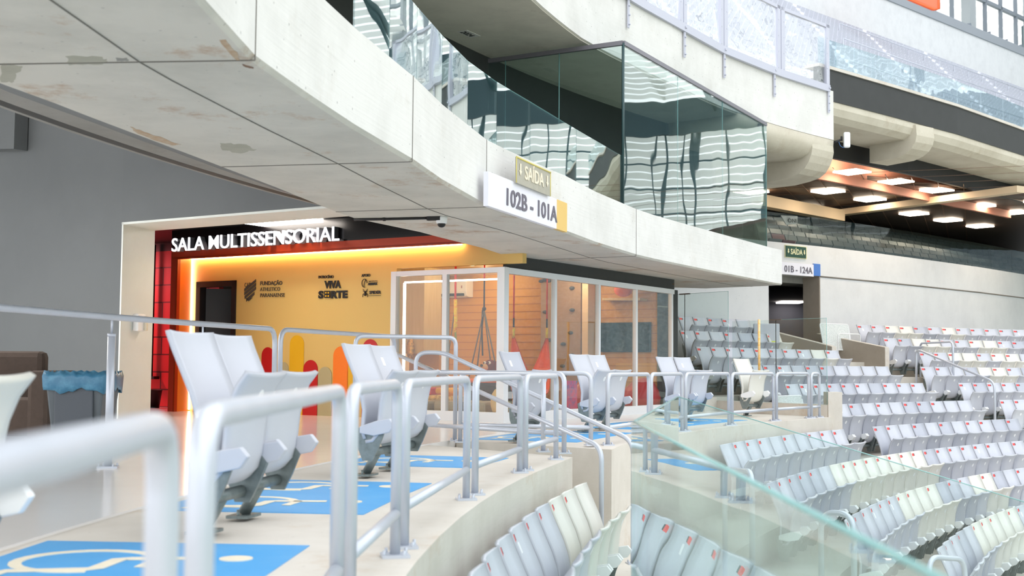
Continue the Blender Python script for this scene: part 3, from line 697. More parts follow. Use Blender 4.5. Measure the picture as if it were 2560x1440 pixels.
# swings hanging from the ceiling
ROPE = mat('rope_grey', (112, 104, 96), .8); STRAPR = mat('strap_red', (214, 44, 34), .6); STRAPY = mat('strap_yellow', (222, 210, 40), .6, noise=(30, (230, 90, 30), 1.)); STRAPB = mat('strap_dark', (44, 44, 62), .7)
c = q3(1211, 690, 3.0); zc = 2.44
t = empty('platform_swing', on(c, .5)); tag(t, 'grey rope swing with an orange disc seat hanging behind the front glass', 'swing')
zs = q3(1211, 775, 3.0).z
m = MB(); m.tube([on(c, zc - .01), on(c, zc - .25)], .014, 6); build('red_strap', m, STRAPR, t)
m = MB(); m.tube([on(c, zc - .25), on(c, zs)], .014, 6); m.ball(on(c, zs + .02), .035, 8, 6); m.tube([on(c - XR * .03, zs), on(c - XR * .04, zs - .35), on(c - XR * .02, zs - .75)], .014, 6); build('spacer_strap', m, STRAPB, t)
zd = q3(1211, 950, 3.0).z
for x in (1172, 1247, 1190, 1232):
    e = q3(x, 915, 3.0 if x in (1172, 1247) else 3.3); m = MB(); m.tube([on(c, zs), on(e, zd + .02)], .012, 6); build('rope', m, ROPE, t)
a_ = q3(1178, 950, 3.0); b_ = q3(1251, 950, 3.0)
m = MB(); m.lathe(on((a_ + b_) / 2, zd - .04), [(0, 0), (.30, 0), (.32, .03), (.30, .06), (0, .06)], 24); build('disc_seat', m, ORG, t)
c = q3(1139, 690, 2.4)
t = empty('cocoon_strap', on(c, .5)); tag(t, 'red, yellow and dark twisted strap hanging left of the rope swing', 'strap')
z1, z2, z3 = q3(1139, 748, 2.4).z, q3(1139, 800, 2.4).z, q3(1139, 930, 2.4).z
m = MB(); m.tube([on(c, zc), on(c, z1)], .018, 6); build('red_strap', m, STRAPR, t)
m = MB(); m.tube([on(c, z1), on(c + XR * .01, z2), on(c, z2 - .2)], .03, 6); build('yellow_strap', m, STRAPY, t)
m = MB(); m.tube([on(c, z2 - .1), on(c + XR * .02, z2 - .35), on(c, z3)], .016, 6); build('green_strap', m, mat('strap_green', (120, 140, 50), .7), t)
m = MB(); m.tube([on(c, z1 - .1), on(c - XR * .12, z3 + .3), on(c - XR * .16, z3)], .010, 6); build('rope', m, ROPE, t)
m = MB(); aa, bb = q3(1093, 977, 2.4), q3(1155, 977, 2.4); m.tube([aa, bb], .05, 12); build('bar', m, AYEL, t)
# plush dog
PLR = mat('plush_maroon', (112, 24, 24), .9, noise=(30, (90, 20, 20), .6)); PLB = mat('plush_tan', (214, 176, 130), .9)
def qa(x, y, a): return hp(x, y, Kc + A_ * a, A_)
def dog(x, y, b, s, lab):
    c = q3(x, y, b) if b > 0 else qa(x, y, -b); t = empty('plush_dog', c); tag(t, lab, 'plush toy')
    m = MB(); m.ball(c, (.075 * s, .07 * s, .065 * s)); m.ball(c - Z * .09 * s + B_ * .03, (.07 * s, .06 * s, .075 * s)); build('body', m, PLR, t)
    m = MB(); m.ball(c + NA * .05 * s - XR * .03 * s - Z * .015 * s, (.045 * s, .05 * s, .035 * s)); build('muzzle', m, PLB, t)
    m = MB(); m.ball(c + NA * .10 * s - XR * .05 * s, .016 * s); build('nose', m, BLACK, t)
    for k in (-1, 1):
        m = MB(); m.ball(c + XR * (.07 * s * k) - Z * .01, (.022 * s, .03 * s, .055 * s)); build('ear', m, PLR, t)
        m = MB(); m.ball(c + NA * .065 * s + XR * (.03 * s * k) + Z * .03 * s, .017 * s); e = build('eye', m, CAPW, t)
        m = MB(); m.ball(c + NA * .08 * s + XR * (.03 * s * k - .004) + Z * .03 * s, .009 * s); build('pupil', m, BLACK, e)
dog(1226, 914, 3.0, 1.5, 'maroon plush dog with tan muzzle sitting on the swing behind the glass')
dog(1286, 918, -.45, 1.5, 'large plush dog with a wide eye beside the corner post')
# orange hammock seen through the side glass
t = empty('hammock', on(qa(1330, 950, 1.0), .4)); tag(t, 'bright orange fabric hammock hung by two straps behind the side glass', 'hammock')
h0, h1 = qa(1284, 845, 1.0), qa(1367, 845, 1.0)
m = MB(); st = []
for k in range(13):
    u = k / 12; zz = h0.z - .95 * math.sin(math.pi * u) ** .75; wd = .02 + .26 * math.sin(math.pi * u) ** .8
    cc_ = h0.lerp(h1, u)
    st.append([on(cc_, zz) - A_ * (wd * math.cos(a)) + Z * (.35 * wd * abs(math.cos(a)) + (.02 * math.sin(a * 7))) for a in [math.pi * j / 14 for j in range(15)]])
m.sweep(st, False, True, False); o = build('fabric', m, mat('orange_fabric', (246, 96, 24), .8), t); sd = o.modifiers.new('th', 'SOLIDIFY'); sd.thickness = .012
for h in (h0, h1):
    m = MB(); m.tube([h, on(h, h.z + .16)], .02, 6); build('yellow_strap', m, STRAPY, t)
    m = MB(); m.tube([on(h, h.z + .16), on(h, h.z + .30)], .014, 6); build('dark_strap', m, STRAPB, t)
    m = MB(); m.tube([on(h, h.z + .30), on(h, 2.44)], .012, 6); build('red_strap', m, STRAPR, t)
# climbing panel with holds
t = empty('climbing_panel', on(pW(1400, 950, .25), 0)); tag(t, 'grey-brown climbing panel with dark holds at the room back wall', 'climbing panel')
a, b = pW(1352, 800, .25), pW(1452, 800, .25)
m = MB(); rect(m, a, b, .035, 2.42, B_ * .1); build('board', m, mat('board_taupe', (168, 138, 112), .6), t)
for (x, y) in ((1362, 700), (1353, 703), (1372, 702), (1430, 720), (1430, 775), (1426, 832), (1408, 860), (1430, 888), (1406, 915), (1410, 940), (1363, 780), (1375, 850)):
    c = pW(x, y, .27); m = MB(); m.ball(c, (.05, .035, .032), 10, 6); build('climbing_hold', m, mat('hold_grey', (84, 84, 88), .6), t)
a, b = pW(1455, 800, .3), pW(1470, 800, .3)
m = MB(); rect(m, a, b, .03, 2.44, B_ * .25); struct('trim_room_post', m, mat('room_post', (232, 206, 170), .6))
# television
t = empty('television', pW(1562, 880)); tag(t, 'black flat television on the orange wall behind the side glass', 'television')
m = MB(); a, b = pW(1500, 880, .06), pW(1625, 880, .06); z0, z1 = a.z, pW(1562, 806, .06).z; rect(m, a, b, z0, z1, B_ * .05); build('bezel', m, BLACK, t, bevel=.004)
m = MB(); rect(m, a + XR * .012 + NA * .002, b - XR * .012 + NA * .002, z0 + .015, z1 - .012, NA * .002); build('screen', m, mat('screen_black', (12, 26, 30), .08), t)
# bean bags
BEAN = mat('red_vinyl', (196, 20, 26), .3)
def bean(x, y, b, s, lab, orient=1):
    c = qa(x, y, b); m = MB(); st = []
    for k in range(25):
        a = 2 * math.pi * k / 24
        st.append([on(c, .03) + V((r * s * math.cos(a) * (1 + .05 * math.sin(5 * a)), r * s * .9 * math.sin(a), z * s)) + XR * orient * (z * .25 * s) for r, z in ((0, 0), (.36, .0), (.47, .12), (.46, .26), (.38, .42), (.25, .58), (.1, .68), (0, .7))])
    m.sweep(st, False, True, False); t = build('bean_bag', m, BEAN, org=on(c, .03)); tag(t, lab, 'bean bag', 'red bean bags')
bean(1460, 1000, .62, .8, 'red glossy bean bag low behind the second pane of side glass', 1)
bean(1592, 1000, .47, .78, 'large red ribbed bean bag beneath the television', 1)
# colourful storage cube, floor cushions, brown cube
m = MB(); c = on(qa(1424, 990, .5), .27); m.box(c, (.1, .3, .52), X=A_)
tag(build('play_panel', m, mat('pink_blue_print', (236, 70, 130), .5, noise=(14, (40, 110, 190), 1.)), None), 'pink and blue patterned play panel on the room floor', 'toy panel')
m = MB(); c = on(q3(1222, 990, 3.4), .28); m.box(c, (.62, .5, .5), X=A_); tag(build('foam_cube', m, mat('brown_foam', (74, 58, 46), .8), bevel=.02), 'dark brown foam cube under the rope swing', 'foam block')
CUS = mat('grey_tan_cushion', (168, 150, 118), .85, noise=(4, (150, 130, 100), .6))
for i, (x0, x1) in enumerate(((1046, 1105), (1118, 1180), (1190, 1248))):
    a, b = q3(x0, 1020, .8), q3(x1, 1020, .8); m = MB(); m.box(on((a + b) / 2, .17), ((b - a).length, .7, .15), X=A_)
    tag(build('floor_cushion', m, CUS, bevel=.04), f'flat tan floor cushion, {ordw(i + 1)} from left behind the front glass', 'cushion', 'floor cushions')
BLK = mat('leopard_blanket', (226, 188, 110), .9, noise=(22, (150, 108, 60), .9))
for i, x in enumerate((1085, 1140)):
    c = on(q3(x, 1008, 1.0), .25); m = MB(); m.ball(c, (.17, .14, .06), 18, 10); m.ball(c + XR * .09, (.10, .12, .07)); m.ball(c - XR * .1 - Z * .01, (.09, .1, .055))
    tag(build('blanket', m, BLK), f'crumpled spotted yellow blanket on the {("left", "middle")[i]} floor cushion', 'blanket', 'spotted blankets')
m = MB(); c = on(q3(1072, 990, 2.6), .33); m.box(c, (.3, .3, .12), X=A_); tag(build('foam_step', m, RED, bevel=.02), 'red foam block beside the oak cabinet', 'foam block')
# giraffe-yellow plush cushion next to the corner
m = MB(); c = on(q3(1248, 995, .5), .25); m.ball(c, (.12, .1, .2)); m.ball(c + Z * .22 + XR * .04, (.08, .08, .09))
tag(build('plush_giraffe', m, mat('plush_yellow', (232, 190, 120), .9)), 'pale yellow plush toy standing inside by the corner post', 'plush toy')
m = MB(); c = pW(1558, 725, .3); m.ball(c, (.16, .1, .12)); tag(build('plush_ball', m, mat('plush_orange', (238, 110, 50), .8)), 'orange plush ball on the shelf above the television', 'plush toy')
m = MB(); a, b = pW(1505, 745, .3), pW(1600, 745, .3); m.slab([a, b, b - Z * .04, a - Z * .04], B_ * .28); tag(build('wall_shelf', m, WOOD), 'oak shelf high on the back wall above the television', 'shelf')

# ---------------------------------------------------------------- things along the grey wall
for i, (x, y) in enumerate(((-5.2, 8.2), (-7.4, 13.0))):  # unseen panels, added to brighten the concourse floor
    c = V((x, y, 3.55 if i == 0 else 3.4)); m = MB(); m.box(c, (1.2, .6, .05)); m.tube([c + Z * .02, c + Z * .9], .015, 6)
    tag(build('ceiling_light', m, emis('added_concourse_fill', (255, 250, 244), 36)), f'unseen added fill panel over the concourse, {("nearer", "farther")[i]} one left of the photo', 'light')
SOFA = mat('brown_fabric', (92, 78, 70), .9, noise=(20, (80, 68, 60), .6))
t = empty('armchair', V((-5.2, 12.6, 0))); tag(t, 'dark brown upholstered armchair against the grey wall at far left', 'armchair')
c0 = hz(128, 1110, 0); c0 = V((-4.42, 12.0, 0))
m = MB(); m.box(c0 + V((-.75, .3, .22)), (1.3, .8, .36)); build('seat', m, SOFA, t, bevel=.05)
m = MB(); m.box(c0 + V((-.95, .62, .5)), (1.3, .2, .72)); build('backrest', m, SOFA, t, bevel=.06)
m = MB(); m.box(c0 + V((-.10, .3, .34)), (.22, .85, .66)); build('armrest', m, SOFA, t, bevel=.05)
t = empty('waste_bin', V((-3.95, 11.6, 0))); tag(t, 'grey wheeled waste bin lined with a blue bag beside the pillar', 'waste bin')
c = on(hz(210, 1110, 0), 0); c = V((-3.85, 11.2, 0))
GB = mat('bin_grey', (96, 104, 110), .5)
m = MB(); prof = [((-.22, -.2), 0), ((-.28, -.25), .6)]
def fr_(c, w, d, z): return [c + V((x, y, z)) for x, y in ((-w, -d), (w, -d), (w, d), (-w, d))]
m.sweep([fr_(c, .2, .19, .02), fr_(c, .26, .24, .60)]); build('body', m, GB, t, bevel=.02)
m = MB(); m.box(c + V((0, -.24, .32)), (.34, .02, .46)); build('front_panel', m, mat('bin_grey_dark', (84, 90, 98), .5), t, bevel=.01)
BAG = mat('blue_bag', (64, 122, 156), .3, noise=(12, (100, 160, 190), .8))
m = MB(); st = []
n = 48
for j, (k, z) in enumerate(((.98, .62), (1.09, .67), (1.14, .62), (1.12, .54), (1.10, .50))):
    rg = []
    for i in range(n):
        a = 2 * math.pi * i / n; sq = 1 / max(abs(math.cos(a)), abs(math.sin(a))) ** .8
        rg.append(c + V((.26 * k * math.cos(a) * sq, .25 * k * math.sin(a) * sq, z + (.012 * math.sin(i * 2.1 + j)) + (.02 * math.sin(i * .7) if j == 4 else 0))))
    st.append(rg)
m.sweep(st, True, True, False); o = build('liner_bag', m, BAG, t); o.modifiers.new('t', 'SOLIDIFY').thickness = .006
for k in (-1, 1):
    m = MB(); m.tube([c + V((.16 * k - .02, .22, .05)), c + V((.16 * k + .02, .22, .05))], .05, 14); build('wheel', m, BLACK, t)
# sensor box on the pillar
t = empty('wall_dispenser', hp(338, 830, NW, A_)); tag(t, 'small white dispenser box fixed to the pale portal pillar', 'dispenser')
c = NW + Tn * .5 - A_ * .03; c = on(c, EYE + (909 - 808) * 17 / F)
m = MB(); m.box(c - A_ * .05, (.20, .09, .24), X=V((.17, .6, 0))); build('housing', m, CAPW, t, bevel=.02)
m = MB(); m.box(c - A_ * .10 + V((.03, .08, -.01)), (.06, .05, .2), X=V((.17, .6, 0))); build('side_unit', m, mat('ivory_box', (222, 216, 196), .4), t, bevel=.01)
# security camera and conduit under the soffit
t = empty('dome_camera', hz(1104, 540, ZB)); tag(t, 'white dome security camera under the concrete ring beam', 'security camera')
c = hz(1104, 542, ZB - .0)
m = MB(); m.lathe(c, [(0, 0), (.055, 0), (.06, -.02), (.055, -.06), (.045, -.07), (0, -.07)], 20); build('housing', m, CAPW, t)
m = MB(); m.ball(c - Z * .075, (.042, .042, .035)); build('dome', m, BLACK, t)
m = MB(); a = hz(885, 549, ZB - .015); b = hz(1085, 545, ZB - .015); k = hz(960, 548, ZB - .015)
m.tube([a, k, b], .013, 8); m.box(b + V((.0, 0, .0)), (.14, .05, .05), X=b - k); m.tube([k - (b - k) * .02, k + (b - k) * .03], .02, 8)
tag(build('cable_conduit', m, BLACK), 'thin black cable conduit running under the ring beam to the dome camera', 'conduit')
# ================================================================== SEATS
def strip(path, width, th, bow=0., flare=0., n=8):
    """curved shell: path of (y, z) points, given width, slightly hollow"""
    mb = MB(); st = []
    m_ = len(path)
    for i, (y, z) in enumerate(path):
        t = i / (m_ - 1); a = path[max(i - 1, 0)]; b = path[min(i + 1, m_ - 1)]
        dy, dz = b[0] - a[0], b[1] - a[1]; L = math.hypot(dy, dz); ny, nz = dz / L, -dy / L
        w = width(t) if callable(width) else width
        rg = []
        for j in range(n + 1):
            u = j / n * 2 - 1; off = bow * (u * u) * (1 if abs(u) < 1 else 1)
            rg.append(V((u * w / 2, y + ny * off, z + nz * off)))
        for j in range(n, -1, -1):
            u = j / n * 2 - 1; off = bow * (u * u)
            rg.append(V((u * w / 2, y + ny * (off - th), z + nz * (off - th))))
        st.append(rg)
    mb.sweep(st, True, True); return mb
BACK = [(-.235, .885), (-.232, .87), (-.205, .80), (-.165, .71), (-.125, .62), (-.095, .53), (-.08, .45), (-.085, .38), (-.09, .31), (-.07, .25)]
PAN = [(.165, .712), (.158, .70), (.12, .65), (.092, .58), (.075, .50), (.068, .42), (.062, .35), (.045, .285), (.01, .245), (-.04, .235)]
def seat_proto(colour, name, legs=True, sticker=True, tagm=False, lod=0):
    root = empty(name, (0, 0, 0))
    col = {'g': SEATG, 'm': SEATG2, 'w': SEATW, 'd': SEATD}[colour]
    nb = 8 if lod == 0 else 4
    b = strip(BACK, lambda t: .455 - .02 * t, .022, -.028, n=nb); build('backrest', b, col, root)
    p = strip([(y + .012, z) for y, z in PAN][::-1], lambda t: .42 + .04 * t, -.022, -.02, n=nb); pan = build('seat_pan', p, col, root)
    if tagm or sticker or True:
        m = MB(); m.box((0, 0, 0), (.046, .006, .05)); 
        m = MB(); c = V((-.0, .133, .61)); m.slab([c + V((.027 * math.cos(k), .011 * math.sin(k), .027 * math.sin(k))) for k in [2 * math.pi * j / 14 for j in range(14)]], (0, .008, 0)); build('number_disc', m, CAPW, pan)
    def onback(x, z, e=.003):
        for (y0, z0), (y1, z1) in zip(BACK, BACK[1:]):
            if z1 <= z <= z0: return V((x, y0 + (y1 - y0) * (z - z0) / (z1 - z0) + .024 + .028 * (x / .227) ** 2 + e, z))
    def decal(x0, x1, z0, z1):
        m = MB(); n = 5; m.sweep([[onback(x, z0), onback(x, z1), onback(x, z1, .0005), onback(x, z0, .0005)] for x in [x0 + (x1 - x0) * i / n for i in range(n + 1)]]); return m
    if sticker:
        st = build('row_sticker', decal(.09, .208, .822, .86), REDS, root)
        build('sticker_code', decal(.06, .09, .824, .858), DKS, st)
    if tagm: build('paper_tag', decal(.0, .05, .745, .805), CAPW, root)
    # hinge bracket between the shells with white side caps
    m = MB()
    pr = [(-.10, .33), (.05, .36), (.10, .30), (.06, .20), (.02, .06 if not legs else .12), (-.05, .06 if not legs else .12), (-.09, .22)]
    for x in (-.20, .20):
        m.slab([V((x - .008, y, z)) for y, z in pr], (.016, 0, 0))
    m.tube([V((-.20, -.02, .17)), V((.20, -.02, .17))], .028, 8)
    build('hinge_bracket', m, GALV, root)
    for x in (-.222, .222):
        m = MB(); pr2 = [(-.06, .345), (.06, .385), (.15, .40), (.185, .36), (.15, .31), (.04, .285), (-.06, .30)]
        m.slab([V((x - .02, y, z)) for y, z in pr2], (.04, 0, 0)); build('hinge_cap', m, CAPW if lod else col if colour != 'w' else CAPW, root, bevel=.006 if lod == 0 else 0)
    if legs:
        m = MB(); m.tube([V((0, -.02, .18)), V((0, -.11, .02))], .030, 10); m.box((0, -.11, .010), (.17, .11, .014)); 
        for dx in (-.065, .065): m.tube([V((dx, -.11, .0)), V((dx, -.11, .045))], .008, 6)
        build('leg', m, GALV, root)
    return root
def copy_thing(r, loc, rz, label, group, cat='seat'):
    n = r.copy(); COL.objects.link(n); n.location = loc; n.rotation_euler = (0, 0, rz)
    for c in r.children:
        k = c.copy(); COL.objects.link(k); k.parent = n
        for g in c.children:
            h = g.copy(); COL.objects.link(h); h.parent = k
    tag(n, label, cat, group); return n
def drop(r):
    for c in list(r.children):
        for g in list(c.children): bpy.data.objects.remove(g)
        bpy.data.objects.remove(c)
    bpy.data.objects.remove(r)
def face(ph): return math.atan2(-math.sin(ph), math.cos(ph)) - math.pi / 2      # local +y looks at the bowl centre
# --- wheelchair platform companion seats
Pg = seat_proto('g', 'flip_up_chair', True, False); Pt = seat_proto('g', 'flip_up_chair', True, False, True); Pm = seat_proto('m', 'flip_up_chair', True, False, True); Pw = seat_proto('w', 'flip_up_chair', True, False)
RS = 27.22
def yon(Y, R):
    return V((C0.x - math.sqrt(R * R - (Y - C0.y) ** 2), Y, 0))
plat = [(3.45, Pw, 'ivory companion seat cropped by the left photo edge, behind the nearest railing'),
        (5.52, Pg, 'large pale grey seat, left of the nearest whole pair on the near platform'),
        (6.10, Pg, 'large pale grey seat, right of the nearest whole pair on the near platform'),
        (8.42, Pg, 'pale grey seat, left of the second pair before the taupe and orange stripes'),
        (8.98, Pt, 'pale grey seat with paper tag, right of the second platform pair'),
        (hc(1318, RS).y, Pm, 'lone darker grey seat with a paper tag in front of the glazed corner'),
        (hc(1484, RS).y, Pg, 'pale grey seat, left of the pair before the red bean bag'),
        (hc(1526, RS).y, Pt, 'pale grey seat with paper tag, right of the pair before the red bean bag'),
        (hc(1692, RS).y, Pg, 'pale grey seat, left of the pair at the end of the glazed room'),
        (hc(1735, RS).y, Pt, 'pale grey seat, right of the pair at the end of the glazed room'),
        (hc(1880, RS).y, Pw, 'lone ivory seat on the far platform before the glass fence')]
for Y, pr, lab in plat:
    p = yon(Y, RS if Y > 4 else 27.5); copy_thing(pr, p, face(phi(p)) - R_(6), lab, None if 0 else 'companion seats on the wheelchair platforms')
for r in (Pg, Pt, Pm, Pw): drop(r)
# --- numbered rows of the bowl
PROT = {}
for c in 'gmw':
    for s in (0, 1):
        PROT[c, s] = seat_proto(c, 'stadium_seat', False, bool(s), False, 1)
PROT['g', 2] = seat_proto('g', 'stadium_seat', False, True, True, 1)
PITCHS = .5
COLN = {'g': 'pale grey', 'm': 'mid grey', 'w': 'ivory'}
rng = random.Random(11)
def bowl_row(k, x0, x1, whites, section, rowname, R=None, z=None):
    R = R or RK(k); z = ZK(k) if z is None else z
    p = hc(x0, R); ph = phi(p) + .25 / R; n = 0
    e = phi(hc(x1, R))
    ncnt = int((e - phi(hc(x0, R))) * R / PITCHS + .3)
    for i in range(ncnt):
        a = ph + i * PITCHS / R; q = pol(R - .235 + 0, a, z)
        s = V((q.x, q.y, 0)); px = 1280 + F * s.x / s.y
        c = 'w' if any(u <= px <= v for u, v in whites) else ('m' if rng.random() < .25 else 'g')
        st = 0 if rng.random() < .22 else (2 if c == 'g' and rng.random() < .25 else 1)
        deco = {0: ', no sticker', 1: ', red sticker', 2: ', red sticker and tag'}[st]
        copy_thing(PROT[c, st], q, face(a), f'{COLN[c]} seat{deco}, {ordw(i + 1)} from left, {rowname}, {section}', f'seats of {rowname}, {section}')
rows = [
 (0, 1689, 1866, [], 'fence block'), (1, 1693, 1966, [(1930, 1970)], 'fence block'), (2, 1733, 2085, [(2048, 2090)], 'fence block'),
 (3, 1828, 2236, [], 'fence block'), (4, 1955, 2312, [], 'fence block'), (5, 2045, 2412, [], 'fence block'), (6, 2172, 2535, [], 'fence block'),
 (0, 2137, 2640, [(2210, 2287), (2350, 2415)], 'right block'), (1, 2203, 2640, [(2300, 2365), (2430, 2500)], 'right block'),
 (2, 2292, 2640, [(2385, 2455), (2505, 2570)], 'right block'), (3, 2295, 2640, [(2470, 2530)], 'right block'), (4, 2388, 2640, [], 'right block'), (5, 2490, 2640, [], 'right block'),
 (6, 1790, 2107, [], 'lower block'), (7, 1905, 2640, [(2118, 2330)], 'lower block'),
 (8, 2100, 2640, [(2268, 2375), (2440, 2490)], 'lower block'), (9, 2330, 2640, [(2465, 2570)], 'lower block'),
 (10, 2460, 2640, [(2500, 2580)], 'lower block')]
NAMES = ['back row', 'second row down', 'third row down', 'fourth row down', 'fifth row down', 'sixth row down', 'seventh row down', 'eighth row down', 'ninth row down', 'tenth row down', 'eleventh row down']
for k, a, b, w, s in rows: bowl_row(k, a, b, w, s, NAMES[k])
# row under the near platform: placed from its far end towards the camera
R = RK(6) ; i = 0
pe = V((.49, 10.05, 0)); ph = phi(pe)
nm = ['farthest', 'second', 'third', 'fourth', 'fifth', 'sixth', 'seventh', 'eighth', 'ninth', 'tenth', 'eleventh', 'twelfth']
for i in range(12):
    a = ph - (i + .2) * .53 / R; q = pol(R - .20, a, ZK(6))
    c = 'w' if i < 3 else 'g'; st = 0 if i in (0, ) else 1 if i != 5 else 2
    lab = f'{COLN[c]} seat{" with red sticker" if st else ""}, {"farthest" if i == 0 else ordw(i + 1) + " nearer"} in row under near platform'
    copy_thing(PROT[c, 2 if st == 2 and c == 'g' else min(st, 1)], q, face(a), lab, 'seats of the row under the near platform')
for r in PROT.values(): drop(r)
# two folded mesh tables leaning at the ends of rows
def mesh_table(x, y, R, z, lab):
    p = hc(x, R); p.z = z; ph = phi(p); T = V((math.sin(ph), math.cos(ph), 0)); N = V((math.cos(ph), -math.sin(ph), 0))
    t = empty('mesh_table', p); tag(t, lab, 'table')
    m = MB(); c = p + Z * .58; n = 9
    fr_ = fillet([c + T * -.5 - Z * .30, c - T * .5 + Z * .30 - N * .12, c + T * .5 + Z * .30 - N * .12, c + T * .5 - Z * .30, c - T * .5 - Z * .30], .06)
    m.tube(fr_, .014, 6); build('frame', m, CAPW, t)
    m = MB(); m.slab([c - T * .5 - Z * .3, c + T * .5 - Z * .3, c + T * .5 + Z * .3 - N * .12, c - T * .5 + Z * .3 - N * .12], N * .008)
    build('mesh_panel', m, mat('perforated_white', (226, 230, 228), .5, noise=(60, (150, 160, 160), .9)), t)
    m = MB(); c2 = c + N * .14 - Z * .15 + T * .22; m.tube(fillet([c2 - T * .4 - Z * .42, c2 - T * .4 + Z * .22, c2 + T * .4 + Z * .22, c2 + T * .4 - Z * .42], .08), .014, 6); m.tube([c2 + Z * .22, c2 - Z * .42], .012, 6); build('legs', m, CAPW, t)
mesh_table(2096, 840, RK(0) - .25, ZK(0), 'folded white mesh table standing at the left end of the right back row')
mesh_table(1985, 985, RK(5) + .4, ZK(5) + .15, 'folded white mesh table leaning behind the low glass fence')
# ================================================================== RAILINGS, FLOOR MARKINGS, GLASS GUARDS
RR = .0215
def plate(mb, p, s=.11):
    mb.box(p + Z * .006, (s, s, .012), X=V((1, .2, 0)))
    for a in (-1, 1):
        for b in (-1, 1): mb.tube([p + V((a * s * .36, b * s * .36, 0)), p + V((a * s * .36, b * s * .36, .03))], .007, 6)
def section(a, b, lab, h=.685, mid=.17, group=None, extra=(), name='railing', r=RR):
    t = empty(name, a); tag(t, lab, 'railing', group)
    d = (b - a).normalized()
    m = MB(); m.tube(fillet([a + Z * .01, a + Z * h, b + Z * h, b + Z * .01], .085), r, 14); build('rail_loop', m, STEEL, t)
    if mid is not None:
        m = MB(); m.tube([a + Z * mid, b + Z * mid], r, 12); build('mid_rail', m, STEEL, t)
    for q in extra:
        m = MB(); m.tube([q + Z * .01, q + Z * h], r, 12); build('post', m, STEEL, t)
    for q in (a, b, *extra):
        m = MB(); plate(m, q); build('base_plate', m, STEEL, t)
    return t
def rp(x): p = hc(x, 26.4); return V((p.x, p.y, -.012))
nearx = [(509, 850, 'section after the big blurred one'), (882, 994, 'third section from the camera'), (1016, 1169, 'fourth section from the camera'), (1190, 1301, 'fifth section from the camera'), (1315, 1391, 'short sixth section at the platform corner')]
a0 = yon(.62, 26.4)
section(V((a0.x, a0.y, -.012)), rp(415), 'huge blurred grey railing loop nearest the camera at bottom left', group='railings of the near platform')
for x0, x1, l in nearx: section(rp(x0), rp(x1), f'grey tubular railing on near platform edge, {l}', group='railings of the near platform')
farx = [(1520, 1622), (1628, 1705), (1714, 1822), (1830, 1933), (1941, 2021), (2028, 2048)]
for i, (x0, x1) in enumerate(farx): section(rp(x0), rp(x1), f'grey tubular railing on far platform edge, {ordw(i + 1)} section from left' + (', very short' if i == 5 else ''), group='railings of the far platform')
e0, e1 = hz(1410, 1134, 0), hz(1036, 1103, 0)
section(e0, e1, 'low grey railing along the near side of the stair opening', extra=(hz(1358, 1130, 0),))
section(hz(1150, 1106, 0), hz(1477, 1114, 0), 'low grey railing along the far side of the stair opening')
# tall guard rails of the concourse
def tallrail(pts_top, posts, lab, endpost=True, startpost=False):
    t = empty('railing', V((pts_top[-1].x, pts_top[-1].y, 0))); tag(t, lab, 'railing')
    path = list(pts_top)
    if endpost: path.append(V((path[-1].x, path[-1].y, .01)))
    if startpost: path.insert(0, V((path[0].x, path[0].y, .01)))
    m = MB(); m.tube(fillet(path, .14, 8), .024, 14); build('handrail', m, STEEL, t)
    for q in posts:
        m = MB(); m.tube([V((q.x, q.y, .01)), V((q.x, q.y, q.z - .14))], .028, 14); m.tube([V((q.x, q.y, q.z - .14)), V((q.x, q.y, q.z - .12))], [.03, .03], 14); pp = build('post', m, STEEL, t)
        m = MB(); m.tube([V((q.x, q.y, q.z - .12)), V((q.x, q.y, q.z))], .008, 8); build('pin', m, STEEL, pp)
    for q in [*posts] + ([pts_top[-1]] if endpost else []) + ([pts_top[0]] if startpost else []):
        m = MB(); plate(m, V((q.x, q.y, 0)), .14); build('base_plate', m, STEEL, t)
RT1 = 29.3
def tp(x, z=1.08): p = hc(x, RT1); return V((p.x, p.y, z))
tallrail([V((-3.35, 3.0, 1.08)), V((-3.33, 5.0, 1.08))] + [tp(x) for x in (0, 150, 275, 400, 505, 600, 686)], [tp(277), tp(505)], 'long tall grey handrail across the concourse from the left photo edge')
tallrail([tp(700), tp(840), tp(985)], [], 'tall grey railing loop between the long handrail and the stairs', True, True)
a, b = hz(885, 1106, 0), hz(1137, 1102, 0)
section(a, b, 'tall grey railing loop before the left panes of the glazed corner', h=1.03, mid=None)
# stair handrails
def stairrail(top, basez, lab, start_base=None):
    t = empty('handrail', V((top[-1].x, top[-1].y, basez))); tag(t, lab, 'handrail')
    path = list(top) + [V((top[-1].x, top[-1].y, basez))]
    if start_base is not None: path.insert(0, V((top[0].x, top[0].y, start_base)))
    m = MB(); m.tube(fillet(path, .12, 8), .021, 12); build('rail', m, STEEL, t)
    m = MB(); plate(m, path[-1]); build('base_plate', m, STEEL, t)
stairrail([hy(1040, 881, 12.35), hy(1108, 881, 12.3), hy(1583, 1102, 10.85)], -.95, 'sloping stair handrail on the far side, ending in a tall post at the glass edge', 0)
stairrail([hy(988, 884, 12.9), hy(1504, 1118, 10.25)], -1.05, 'sloping stair handrail on the near side, passing behind the platform railings', None)
